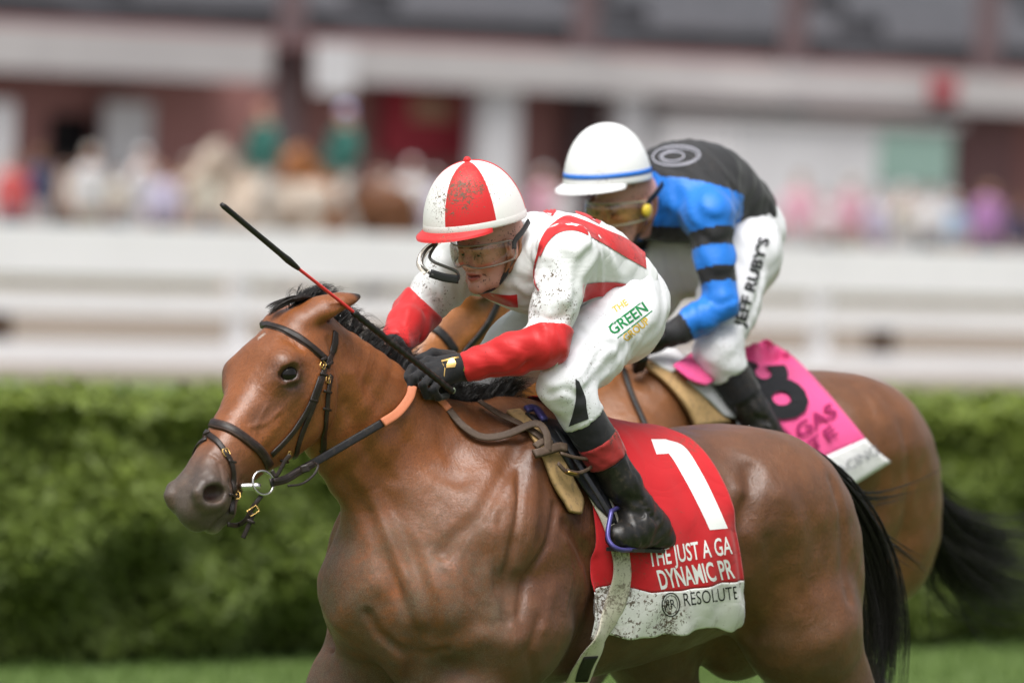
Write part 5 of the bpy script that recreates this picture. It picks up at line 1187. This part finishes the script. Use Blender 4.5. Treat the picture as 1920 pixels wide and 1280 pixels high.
def eyes(j, root):
    for sd in (1, -1):
        for r, o_, m in ((.0125, .0775, EYEW), (.0088, .0825, EYE)):
            S = Body(); c = j.hf(o_, .032 * sd, -.006); S.ball(c, r * j.hk); V, Fc = S.skin(c - .03, c + .03, .005); add_mesh('eye', V, Fc, m, root)
eyes(J1, p1)
# silks: red stripes
K = J1.jacket; F1 = J1.fr; of = .0022
strip('red_stripe', K, F1, z2((785, 500), (800, 440), (840, 375), (920, 318), (1000, 335), (1120, 385), (1220, 430), (1306, 495)), z2((800, 515), (835, 450), (880, 405), (945, 388), (1010, 402), (1110, 455), (1210, 515), (1312, 572)), 34, 7, of, SILK_R, p1)
strip('red_stripe', K, F1, z2((748, 250), (800, 258), (850, 275), (880, 292)), z2((756, 272), (800, 290), (840, 312), (862, 318)), 14, 5, of, SILK_R, p1)
strip('red_stripe', K, F1, z2((960, 292), (1020, 308), (1095, 345)), z2((975, 306), (1025, 325), (1085, 358)), 14, 4, of, SILK_R, p1)
strip('red_stripe', K, F1, z2((1012, 650), (1080, 640), (1160, 640), (1230, 650), (1292, 668)), z2((1006, 735), (1080, 708), (1140, 712), (1200, 728), (1245, 738)), 24, 7, of, SILK_R, p1)
strip('red_stripe', K, F1, z2((440, 625), (500, 668), (560, 690), (640, 700), (690, 697)), z2((455, 650), (520, 705), (600, 738), (650, 755), (695, 760)), 26, 6, of, SILK_R, p1)
strip('red_piping', K, F1, z2((785, 500), (768, 570), (770, 640), (790, 680)), z2((795, 505), (776, 572), (778, 640), (796, 676)), 16, 3, of, SILK_R, p1)
G_PRINT = make_mat('green_print', (.02, .22, .07), .7, .2); Y_PRINT = make_mat('yellow_print', (.72, .46, .06), .7, .2)
BQ = J1.breeches
write('GREEN', BQ, F1, z2((1150, 893))[0], z2((1322, 772))[0], 20, .0009, G_PRINT, p1, bold=.02)
write('THE', BQ, F1, z2((1160, 785))[0], z2((1226, 742))[0], 12, .0009, Y_PRINT, p1, bold=.02)
write('GROUP', BQ, F1, z2((1215, 925))[0], z2((1330, 830))[0], 14, .0009, Y_PRINT, p1, bold=.02)
for a, b in (((1128, 850), (1282, 735)), ((1172, 902), (1338, 772))):
    strip('green_rule', BQ, F1, z2(a, b), z2((a[0] + 2, a[1] + 5), (b[0] + 2, b[1] + 5)), 10, 2, .0009, G_PRINT, p1)
strip('knee_patch', BQ, F1, [(1079, 710), (1080, 745), (1074, 775), (1066, 800)], [(1086, 715), (1098, 745), (1100, 765), (1104, 785)], 14, 6, .002, SILK_K, p1)
# gloves
def px3(j, *pts): return np.array([j.A(p) for p in pts])
GB = Body(); wrp = J1.A((872, 688, .085))
kn = px3(J1, (803, 676, .035), (800, 690, .055), (808, 705, .07), (822, 716, .08))
fg = [px3(J1, (803, 676, .035), (772, 690, .045), (759, 710, .05), (757, 732, .045)), px3(J1, (800, 690, .055), (776, 708, .068), (768, 728, .062), (774, 742, .04)), px3(J1, (808, 705, .07), (792, 722, .085), (800, 742, .075), (815, 744, .05)), px3(J1, (822, 716, .08), (812, 732, .092), (822, 745, .08), (838, 742, .06))]
hand_sdf(GB, J1, wrp, kn, fg, px3(J1, (848, 668, .04), (812, 662, .02), (785, 672, .01)))
GB.limb([tuple(J1.A((880, 686, .087))) + (.034,), tuple(J1.A((852, 688, .082))) + (.033,)], k=.015)
ed_ = nrm(J1.A(J1.wr) - J1.A(J1.el)); GB.half(J1.A((876, 687, .086)), -ed_, .004)
V, Fc = GB.skin(wrp - (.12, .12, .14), wrp + (.24, .10, .12), .0042); GB.attach(V, Fc); g1 = add_mesh('glove', V, Fc, GLOVE, p1)
strip('glove_emblem', GB, F1, z2((362, 1010), (352, 1030), (350, 1048)), z2((385, 1005), (398, 1025), (392, 1045)), 6, 5, .0012, BRASS, p1)
for a, b in (((325, 1012), (408, 992)), ((408, 992), (436, 1040)), ((325, 1012), (342, 1045)), ((342, 1045), (338, 1085)), ((436, 1040), (432, 1060))):
    strip('glove_trim', GB, F1, z2(a, b), z2((a[0] + 4, a[1] + 7), (b[0] + 4, b[1] + 7)), 6, 2, .0012, BRASS, p1)
GR = Body(); wr2 = J1.A((738, 648, -.10))
hand_sdf(GR, J1, wr2, px3(J1, (752, 680, -.05), (748, 688, -.06), (742, 694, -.075), (738, 698, -.085)), [px3(J1, (752, 680, -.05), (740, 705, -.045), (748, 718, -.04), (756, 716, -.03)), px3(J1, (748, 688, -.06), (736, 710, -.055), (744, 724, -.05), (752, 722, -.04)), px3(J1, (742, 694, -.075), (730, 714, -.07), (738, 728, -.06), (748, 726, -.05)), px3(J1, (738, 698, -.085), (728, 716, -.08), (736, 730, -.07), (744, 728, -.06))], px3(J1, (760, 660, -.07), (770, 680, -.04), (768, 696, -.02)))
V, Fc = GR.skin(wr2 - (.12, .12, .18), wr2 + (.16, .16, .12), .0055); add_mesh('glove', V, Fc, GLOVE, p1)
hr1.hand = J1.A((800, 705, .06)); hr1.ankle = (J1.A(J1.heel), J1.A(J1.toe))
# spare goggles pushed down on the far side of his chin
GO = lambda *pts: np.array([J1.A((x, y, t)) for x, y, t in pts])
lp = GO((822, 452, -.03), (800, 468, -.03), (790, 492, -.02), (806, 512, .0), (835, 520, .02), (858, 524, .03), (857, 510, .03), (835, 500, .02), (812, 490, -.0), (806, 478, -.02))
tube('spare_goggles_rim', spline(np.vstack([lp, lp[:1]]), 48)[:-1], .0042, make_mat('smoky_rim', (.10, .095, .09), .25), p1, 8, closed=True)
P = spline(GO((806, 512, .0), (832, 520, .02), (860, 524, .04)), 12); ribbon('spare_goggles_strap', P, np.tile(-ray(830, 515) @ F1.M, (12, 1)), .022, .004, RUBBER, p1)
P = spline(GO((822, 452, -.03), (796, 472, -.03), (787, 495, -.02), (800, 512, .0)), 14); ribbon('spare_goggles_lens', P, np.tile(-ray(830, 515) @ F1.M, (14, 1)), .018, .004, LENS, p1)
# whip
O1 = F1.loc(CAM); kw_ = np.linalg.norm(J1.A((800, 700, .055)) - O1)
def wp(x, y, k=0.): return O1 + (ray(x, y) @ F1.M) * (kw_ - .02 - .50 * (850 - x) / 435)
wroot = empty('whip', 'black and red riding whip in the leading jockey\'s gloved hand', 'whip', mw=H1.mat())
L_ = lambda a, b, n: np.linspace(wp(*a), wp(*b), n)
tube('shaft', L_((545, 492), (672, 592), 20), .0042, make_mat('red_grip', (.62, .03, .03), .45), wroot, 8)
Ps = L_((415, 383), (560, 504), 30); rr = np.interp(np.linspace(0, 1, 30), [0, .02, .5, .78, .86, .95, 1], [.0055, .0075, .0075, .0080, .0095, .0075, .0055]); tube('popper', Ps, rr, L_BLACK, wroot, 10)
hl_ = L_((662, 585), (848, 733), 80); hr_ = .0078 + .0012 * (np.arange(80) % 4 > 1); tube('wrapped_handle', hl_, hr_, L_BLACK, wroot, 10)
S = Body(); S.ball(wp(848, 732), .0095, k=.01); V, Fc = S.skin(wp(848, 732) - .03, wp(848, 732) + .03, .006); add_mesh('end_cap', V, Fc, make_mat('grey_green_cap', (.18, .22, .16), .4), wroot)
print("T: tack",time.time()-t0); bridle1(hr1); saddle_cloth1(hr1); saddle1(hr1)
# ------------------------------------------------------------------ the following horse and its jockey
hr2 = Horse(H2, H2.at(905, 425, 0), H2.at(705, 742, .09), dz=.09)
hr2.ear = [hr2.po + np.array([-.12, .07, -.01]), hr2.po + np.array([-.13, -.085, -.02])]
hr2.body = horse_body(hr2, gather=True)
for px, d, sg in [([(1600, 720), (1640, 800), (1655, 900), (1640, 1000)], -.006, .025), ([(1690, 800), (1705, 900), (1690, 1000)], -.006, .02), ([(1620, 690), (1660, 760)], .006, .03)]:
    P_, ok = hr2.hits(px)
    if ok.all(): hr2.body.bump(P_, d, sg)
hr2.body.warp(skinwarp)
build_horse(hr2, 'chestnut bay horse behind with pink cloth numbered eight', .012, [horse_head_sel(hr2)], lambda V: coat_cols(hr2, V, (.44, .155, .038), .2))
mane(hr2, 700, 13)
T2 = lambda pts, t=0.: [H2.at(x, y, t) for x, y in pts]
strands('tail', HAIR, hr2.root, None, [T2([(1680, 860), (1722, 930), (1742, 1000), (1785, 1050), (1855, 1078), (1975, 1085)], -.02), T2([(1690, 850), (1735, 915), (1765, 970), (1830, 1005), (1910, 1018), (2000, 1010)], -.04), T2([(1700, 870), (1735, 950), (1745, 1020), (1770, 1085), (1830, 1135), (1940, 1150)], -.05)], 1900, .0014, .014, .065, seg=14, seed=21, clump=16, lens=(.7, 1.))
strands('tail_wisp', HAIR, hr2.root, None, [T2([(1740, 950), (1800, 1040), (1880, 1075), (2000, 1050)], -.03), T2([(1745, 980), (1790, 1060), (1850, 1120), (1960, 1130)], -.05)], 700, .0012, .022, .085, seg=14, seed=31, clump=7, lens=(.6, 1.))
strands('tail_wisp', HAIR, hr2.root, None, [T2([(1745, 930), (1800, 990), (1870, 1000), (1960, 960)], -.03), T2([(1750, 1000), (1800, 1100), (1850, 1180), (1930, 1230)], -.05)], 130, .0012, .02, .05, seg=12, seed=22, clump=5, lens=(.5, 1.))
def bridle2(h):
    B = h.body; root = empty('bridle', 'black bridle on the following horse with number eight', 'bridle', 'bridles', mw=h.fr.mat())
    def both(name, px, w):
        P, N = on(B, h.fr, px, 16, .002); ribbon(name, P, N, w, .005, L_BLACK, root); P2, N2 = mirror_head(h, P, N); ribbon(name, P2, N2, w, .005, L_BLACK, root)
    def hpts(name, pts, w):
        P = spline(np.array([h.hp(*p) for p in pts]), 22); P = B.project(P, 4, off=.002, cap=.05); ribbon(name, P, B.normal(P), w, .005, L_BLACK, root)
    hpts('noseband', [(.40, .09, -.10), (.39, .07, -.02), (.385, 0, .02), (.39, -.07, -.02), (.40, -.09, -.10)], .026)
    hpts('browband', [(.09, .11, -.06), (.10, .08, .0), (.11, 0, .05), (.10, -.08, .0), (.09, -.11, -.06)], .018)
    for sd in (1, -1):
        hpts('cheek_strap', [(.06, .10 * sd, -.03), (.16, .12 * sd, -.09), (.28, .10 * sd, -.12), (.42, .08 * sd, -.13)], .020)
        hpts('throat_strap', [(.05, .10 * sd, -.03), (.10, .11 * sd, -.14), (.12, .08 * sd, -.25)], .014)
        c = h.hp(.47, .066 * sd, -.125); tube('bit_ring', ring(c, h.R[1], .032), .0035, STEEL, root, 8, closed=True)
        hd = h.fr.at(1212, 655, .08 * sd) if sd > 0 else h.fr.at(1212, 655, .0); P = spline(np.array([c, c * .6 + hd * .4 + (0, .07 * sd, -.03), c * .3 + hd * .7 + (0, .06 * sd, -.03), hd]), 30); P = np.where((B.ev(P) < .012)[:, None], B.project(P.copy(), 4, off=.012, cap=.05), P); ribbon('rein', P, np.tile([0, sd, .2], (30, 1)), .018, .005, L_BLACK, root)
    P, N = on(B, h.fr, [(1168, 690), (1185, 740), (1205, 785), (1225, 830)], 14, .010); ribbon('neck_strap', P, N, .016, .006, L_BLACK, root)
    return root
bridle2(hr2)
def cloth2(h):
    root = empty('saddle_cloth', 'pink saddle cloth with black number eight and white band', 'saddle cloth', 'saddle cloths', mw=h.fr.mat()); B = h.body
    patch('cloth_panel', B, h.fr, [(1385, 655), (1395, 705), (1430, 765), (1480, 815), (1531, 864)], [(1438, 636), (1492, 672), (1540, 722), (1585, 775), (1624, 823)], 14, 30, .022, C_PINK, root, th=.004)
    patch('white_band', B, h.fr, [(1530, 863), (1560, 893), (1588, 917)], [(1623, 822), (1645, 845), (1671, 866)], 14, 10, .026, C_CLEAN, root, th=.004)
    patch('cloth_front', B, h.fr, [(1262, 684), (1280, 700), (1300, 714), (1325, 722)], [(1310, 652), (1335, 655), (1352, 672), (1362, 700)], 10, 14, .058, C_PINK, root, th=.004)
    M = np.array([1, -1, 1.])
    write('8', B, h.fr, (1445, 792), (1530, 760), 136, .030, K_PRINT, root, bold=.03, shear=-.28)
    write('GAS', B, h.fr, (1500, 822), (1572, 775), 26, .030, make_mat('dark_pink_print', (.30, .02, .10), .7, .2), root, bold=.02)
    write('T', B, h.fr, (1525, 846), (1547, 830), 22, .030, bpy.data.materials['dark_pink_print'], root, bold=.02); write('E', B, h.fr, (1552, 827), (1572, 812), 22, .030, bpy.data.materials['dark_pink_print'], root, bold=.02)
    write('RACING', B, h.fr, (1560, 900), (1650, 850), 19, .032, make_mat('grey_print', (.25, .25, .28), .7, .2), root)
    return root
cloth2(hr2)
def saddle2(h):
    root = empty('saddle', 'race saddle with tan sheepskin pad and grey flap on the following horse', 'saddle', 'saddles', mw=h.fr.mat()); B = h.body
    GREY = cloth_mat('grey_flap', (.50, .50, .52), .4)
    patch('saddle_pad', B, h.fr, [(1206, 680), (1250, 715), (1285, 755), (1310, 800)], [(1228, 676), (1278, 702), (1325, 745), (1372, 790)], 8, 20, .028, L_TAN, root, th=.014)
    patch('saddle_flap', B, h.fr, [(1290, 712), (1320, 740), (1360, 780)], [(1370, 700), (1400, 745), (1420, 790)], 8, 14, .034, GREY, root, th=.006)
    patch('saddle_tree', B, h.fr, [(1214, 668), (1238, 684), (1262, 696)], [(1262, 648), (1282, 662), (1300, 676)], 8, 10, .036, C_CLEAN, root, th=.012)
    P, N = on(B, h.fr, [(1395, 780), (1400, 850), (1390, 930)], 20, .02); ribbon('girth', P, N, .06, .005, GREY, root)
    for sd in (1, -1):
        a = h.fr.at(1425, 815, .29); L = np.array([a + (0, .0, .10), a + (.045, .0, .02), a + (.05, .03, -.035), a + (-.02, .05, -.04), a + (-.045, .02, .02)]) * (MIR if sd < 0 else 1); tube('stirrup_iron', L, .006, STEEL, root, 6, closed=True)
    return root
saddle2(hr2)
def paint2(j, V, Fc):
    C = np.array([V[list(f)].mean(0) for f in Fc]) if not isinstance(Fc, np.ndarray) else V[Fc].mean(1)
    S = np.array(sec(j))[:, :3]; out = np.ones(len(C), int)                       # 1 black, 0 blue
    fr_ = C @ nrm(S[2] - S[0]) - S[0] @ nrm(S[2] - S[0]); out[(fr_ < .17) & (C[:, 2] < S[1, 2] + .055 - .25 * np.clip(fr_, 0, 1))] = 0; out[fr_ < -.03] = 0
    low = (C[:, 2] < S[1, 2] - .085) & (np.abs(C[:, 1]) < .15); out[low] = 1
    for a, e, w in ((j.A(j.sh), j.A(j.el), j.A(j.wr)), (j.A(j.shR), j.A(j.elR), j.A(j.wrR))):
        u = ((C - a) @ (e - a)) / ((e - a) @ (e - a)); d = np.linalg.norm(C - a - np.clip(u, 0, 1)[:, None] * (e - a), axis=1)
        v = ((C - e) @ (w - e)) / ((w - e) @ (w - e)); d2 = np.linalg.norm(C - e - np.clip(v, 0, 1)[:, None] * (w - e), axis=1)
        arm = (d < .088) & (u > -.15); out[arm] = 0; out[(d2 < .075) & (v > 0)] = 0
        out[arm & (u > .18) & (u < .36) & (d2 > .07)] = 1; out[arm & (u > .60) & (u < .76)] = 1; out[(d2 < .07) & (v > .72)] = 1
    return out
J2 = Jockey(H2, k=1.03, tor=[(1232, 388, .10, .08, .09), (1262, 368, .168, .125, .14), (1308, 362, .172, .138, .145), (1355, 385, .148, .125, .115), (1393, 432, .14, .108, .10)],
    hip=(1385, 480, .12), knee=(1345, 660, .225), ank=(1428, 800, .285), toe=(1395, 838, .30), heel=(1455, 842, .27),
    sh=(1328, 405, .19), el=(1352, 572, .265), wr=(1258, 628, .20), shR=(1172, 405, -.19), elR=(1180, 560, -.24), wrR=(1165, 650, -.1),
    cuff=None, silk=None, mats=[SILK_B, SILK_K], paint=paint2, folds=[([(1290, 380), (1270, 420), (1262, 455)], -.008, .014), ([(1310, 400), (1320, 440)], -.006, .012), ([(1250, 400), (1235, 440)], -.006, .012), ([(1320, 560), (1350, 570), (1375, 560)], -.006, .010)],
    lfolds=[([(1430, 500), (1420, 560), (1400, 610)], -.008, .012), ([(1460, 440), (1440, 520), (1430, 580)], .006, .014), ([(1340, 650), (1370, 645), (1400, 655)], -.008, .010), ([(1330, 600), (1360, 610), (1400, 600)], -.006, .010), ([(1470, 400), (1440, 420)], -.006, .012)],
    arm=.86, gk=1.15, collar=.8, cuffs=(.55, None), peak=.034, red0=False)
J2.hframe((1166, 386, 0.), 8, 12, .92)
p2 = empty('person', 'jockey in blue and black silks and white helmet, on the horse behind', 'person', 'jockeys', mw=H2.mat())
dress(J2, p2)
hel2, hpt2, HR2 = helmet(J2, p2, (1140, 345, 0.), 2, 8, (.136, .117, .174), 0, 0, [HEL_W2], HEL_W2, HEL_W2)
V = [hpt2(i * 2 * math.pi / 90, q, g) for q, g in ((1.33, 1.0), (1.33, 1.012), (1.41, 1.014), (1.41, 1.0)) for i in range(90)]
add_mesh('blue_band', V, [(r * 90 + i, (r + 1) * 90 + i, (r + 1) * 90 + (i + 1) % 90, r * 90 + (i + 1) % 90) for r in range(3) for i in range(90)], HEL_BLUE, hel2)
goggles(J2, p2, LENS_Y, RUBBER, make_mat('cloudy_rim', (.45, .42, .30), .3)); chin_strap(J2, p2, STRAP_T, RUBBER); eyes(J2, p2)
S = Body(); c = J2.hf(.02, .112, -.006); S.ball(c, (.020, .010, .020), k=.01, rot=J2.HR); V, Fc = S.skin(c - .05, c + .05, .007); add_mesh('goggle_clip', V, Fc, FRAME_Y, p2)
K = J2.jacket; V, Fs = [], []
def ellring(c, rx, ry, w, rot, n=36):
    b = len(V); ca, sa = math.cos(rot), math.sin(rot)
    for i in range(n):
        for d in (0, w):
            x, y = (rx - d) * math.cos(i * 2 * math.pi / n), (ry - d) * math.sin(i * 2 * math.pi / n); V.append((c[0] + x * ca - y * sa, c[1] + x * sa + y * ca))
    for i in range(n): k_ = (i + 1) % n; Fs.append((b + 2 * i, b + 2 * k_, b + 2 * k_ + 1, b + 2 * i + 1))
ellring((1268, 292), 46, 20, 3, -.06); ellring((1262, 293), 22, 10, 3, -.06); ellring((1272, 293), 36, 15, 2, -.06)
decal_px('emblem', np.array(V), Fs, K, H2, lambda v: v, .003, make_mat('grey_emblem', (.30, .30, .34), .7, .2), p2)
write("JEFF RUBY'S", J2.breeches, H2, (1396, 612), (1443, 448), 20, .003, K_PRINT, p2, bold=.03)
# bare fingers over the rein, black cuffs
for sd, wr, el in ((1, J2.A(J2.wr), J2.A(J2.el)), (-1, J2.A(J2.wrR), J2.A(J2.elR))):
    d = nrm(wr - el); up = np.array([0, 0, 1.]); lt = np.cross(d, up); GB2 = Body(); kn = [wr + d * .085 + lt * .012 * q + up * (.022 - .010 * i) for i, q in enumerate((-1.5, -.5, .5, 1.5))]
    fg = [np.array([k_, k_ + d * .028 - up * .012, k_ + d * .026 - up * .038, k_ + d * .004 - up * .045]) for k_ in kn]
    hand_sdf(GB2, J2, wr, kn, fg, np.array([wr + d * .03 + up * .025, wr + d * .065 + up * .030, wr + d * .095 + up * .018])); V_, Fc = GB2.skin(wr - .17, wr + .17, .006); add_mesh('glove' if sd < 0 else 'hand', V_, Fc, GLOVE if sd < 0 else SKIN, p2)
# ------------------------------------------------------------------ spectators and lead ponies beyond the rail
def figure(pose):
    B = Body(); h = 0.
    B.ball((0, 0, 1.62), (.095, .078, .118), k=.02); B.limb([(-.005, 0, 1.52, .05), (-.01, 0, 1.40, .06)], k=.03)
    B.loft([(-.01, 0, 1.45, .12, .08, .08), (-.01, 0, 1.36, .20, .105, .10), (0, 0, 1.18, .175, .115, .11), (0, 0, 1.02, .155, .105, .10), (-.01, 0, .90, .175, .115, .115)], n=10, k=.03)
    B.ball((.085, 0, 1.60), (.02, .012, .018), k=.015)
    for sd in (1, -1):
        if pose == 0: B.limb([(0, .20 * sd, 1.38, .055), (-.03, .25 * sd, 1.12, .045), (.05, .25 * sd, .88, .034), (.07, .24 * sd, .80, .036)], k=.03)
        elif pose == 1: B.limb([(0, .20 * sd, 1.38, .055), (.0, .26 * sd, 1.14, .045), (.22, .17 * sd, 1.12, .034), (.29, .14 * sd, 1.13, .036)], k=.03)
        elif pose == 2: B.limb([(0, .20 * sd, 1.38, .055), (.02, .27 * sd, 1.16, .045), (.15, .14 * sd, 1.42, .034), (.15, .10 * sd, 1.52, .036)], k=.03)
        else: B.limb([(0, .20 * sd, 1.38, .055), (.02, .26 * sd, 1.14, .045), (.24, .12 * sd, 1.06, .034), (.30, .08 * sd, 1.06, .036)], k=.03)
        if pose < 3: B.limb([(0, .09 * sd, .90, .088), (.01, .10 * sd, .50, .060), (-.01, .10 * sd, .10, .042), (.12, .11 * sd, .045, .038)], k=.03)
        else: B.limb([(0, .10 * sd, .90, .088), (.22, .28 * sd, .66, .070), (.05, .33 * sd, .28, .052), (.18, .34 * sd, .20, .04)], k=.03)
    V, Fs = B.skin((-.35, -.5, -.02), (.42, .5, 1.8), .028)
    F_ = np.array([f for f in Fs]); C = V[F_].mean(1); mi = np.ones(len(C), int)
    mi[C[:, 2] < .95] = 2; mi[C[:, 2] > 1.49] = 0; mi[(C[:, 2] > 1.66) | ((C[:, 2] > 1.55) & (C[:, 0] < -.02))] = 3
    if pose in (1, 2): mi[(C[:, 0] > .12) & (C[:, 2] > 1.0) & (C[:, 2] < 1.6)] = 0
    if pose == 0: mi[(np.abs(C[:, 1]) > .19) & (C[:, 2] < .96) & (C[:, 2] > .74)] = 0
    me = bpy.data.meshes.new('spectator'); me.from_pydata(V.tolist(), [], F_.tolist()); me.polygons.foreach_set('use_smooth', np.ones(len(F_), bool)); me.polygons.foreach_set('material_index', mi.astype(np.int32))
    for _ in range(4): me.materials.append(None)
    return me
FIG = [figure(i) for i in range(4)]; CM = {}
def cmat(c):
    if c not in CM: CM[c] = noisy('fabric_%d' % len(CM), c, tuple(x * .85 for x in c), 9, .8)
    return CM[c]
def spectator(me, M, cols, label, group, sc=1.):
    o = bpy.data.objects.new('person', me); COL.objects.link(o); o.matrix_world = M @ Matrix.Scale(sc, 4)
    for i, c in enumerate(cols): o.material_slots[i].link = 'OBJECT'; o.material_slots[i].material = cmat(c)
    return tag(o, label, 'person', group)
def stand_at(px, t, turn=0., z=0.):
    p = TRK.w(at(px, 560, t) * np.array([1, 1, 0.])); M = TRK.mat().copy(); R = Matrix.Rotation(math.radians(turn), 4, 'Z') @ M.to_3x3().to_4x4(); R.translation = Vector((p[0], p[1], z)); return R
WHT, CRM, LAV, PNK, RED_, TAN_, NVY, BLK, GRN, SKY_, PUR = (.62, .61, .62), (.58, .54, .46), (.48, .44, .58), (.62, .34, .42), (.55, .10, .10), (.42, .32, .24), (.04, .05, .10), (.03, .03, .035), (.03, .12, .10), (.35, .45, .58), (.40, .20, .42)
SK, SK2, SK3 = (.45, .25, .18), (.30, .16, .10), (.52, .32, .25); H_D, H_B, H_T = (.03, .022, .018), (.12, .07, .04), (.50, .48, .44)
people = [(15, -62, RED_, 'red shirt standing beyond the rail at the picture\'s left edge', 0), (62, -66, NVY, 'navy jacket beside the spectator in red', 0), (112, -66, TAN_, 'tan top in front of the dark doorway', 1), (160, -62, WHT, 'white shirt just right of the doorway', 0), (212, -63, CRM, 'cream jacket next to the white shirt, left part', 1), (258, -66, WHT, 'white top and pale cap by the white panel', 2),
    (300, -62, LAV, 'lavender top right of the cream jacket', 0), (348, -66, TAN_, 'tan shirt left of the white lead pony', 0), (392, -62, CRM, 'cream dress beside the white lead pony\'s head', 0), (545, -68, PNK, 'pink top seen between the two lead ponies', 0), (590, -68, NVY, 'dark blue shirt behind the brown pony\'s head', 1), (718, -66, WHT, 'white shirt below the red banner', 0),
    (762, -62, WHT, 'white blouse left of the leading jockey\'s cap', 1), (806, -66, LAV, 'lavender shirt next to the leading jockey\'s cap', 0), (700, -62, TAN_, 'tan top behind the second pony\'s tail', 0), (1010, -64, PNK, 'pink blouse between the two jockeys\' caps', 0), (1045, -66, WHT, 'white shirt left of the white helmet', 1),
    (1492, -62, PNK, 'pale pink blouse at the left end of the booth', 0), (1540, -63, WHT, 'white shirt at the booth counter', 1), (1588, -62, PNK, 'pink dress at the middle of the booth', 0), (1640, -62, LAV, 'lavender shirt left below the green sign', 0), (1688, -63, CRM, 'cream hat and top below the green sign', 2), (1735, -62, WHT, 'white shirt right below the green sign', 1), (1780, -64, SKY_, 'light blue shirt at the right corner of the booth', 0), (1845, -62, PUR, 'purple dress in front of the maroon pillar', 0), (1900, -62, NVY, 'dark jacket at the picture\'s right edge', 0)]
for i, (px, t, c, lab, ps) in enumerate(people):
    spectator(FIG[ps], stand_at(px, t, 80 + 17 * math.sin(i * 5.1)), [(SK, SK2, SK3)[i % 3], c, ((.08, .09, .14), (.30, .26, .20), (.05, .05, .06), (.45, .44, .45))[(i * 3) % 4], WHT if 'cap' in lab or 'hat' in lab else (H_D, H_B, H_D, H_T)[i % 4]], 'blurred spectator in ' + lab, 'spectators beyond the rail', .94 + .08 * math.sin(i * 2.7))
def pony(px, t, label, mat, rider_label, cap):
    R = stand_at(px, t); p = empty('lead_pony', label, 'horse', 'lead ponies', mw=R @ Matrix.Translation((.25, 0, -.09)))
    for ch in hr2.root.children:
        if ch.name.split('.')[0] in ('body', 'eye', 'mane'):
            o = ch.copy(); COL.objects.link(o); o.parent = p
            if mat is not None and ch.name.startswith(('body', 'mane')): o.material_slots[0].link = 'OBJECT'; o.material_slots[0].material = mat
    spectator(FIG[3], R @ Matrix.Translation((.05, 0, .72)), [SK, GRN, (.35, .33, .30), cap], rider_label, 'lead pony riders')
pony(488, -50, 'pale cream lead pony beyond the rail, left of a brown one', noisy('cream_coat', (.48, .42, .36), (.36, .27, .20), 5), 'rider in dark green jacket and reddish cap on the cream pony', (.30, .14, .12))
pony(640, -50, 'brown lead pony beyond the rail, right of a cream one', None, 'rider in dark green jacket and pale blue helmet on the brown pony', (.42, .46, .75))
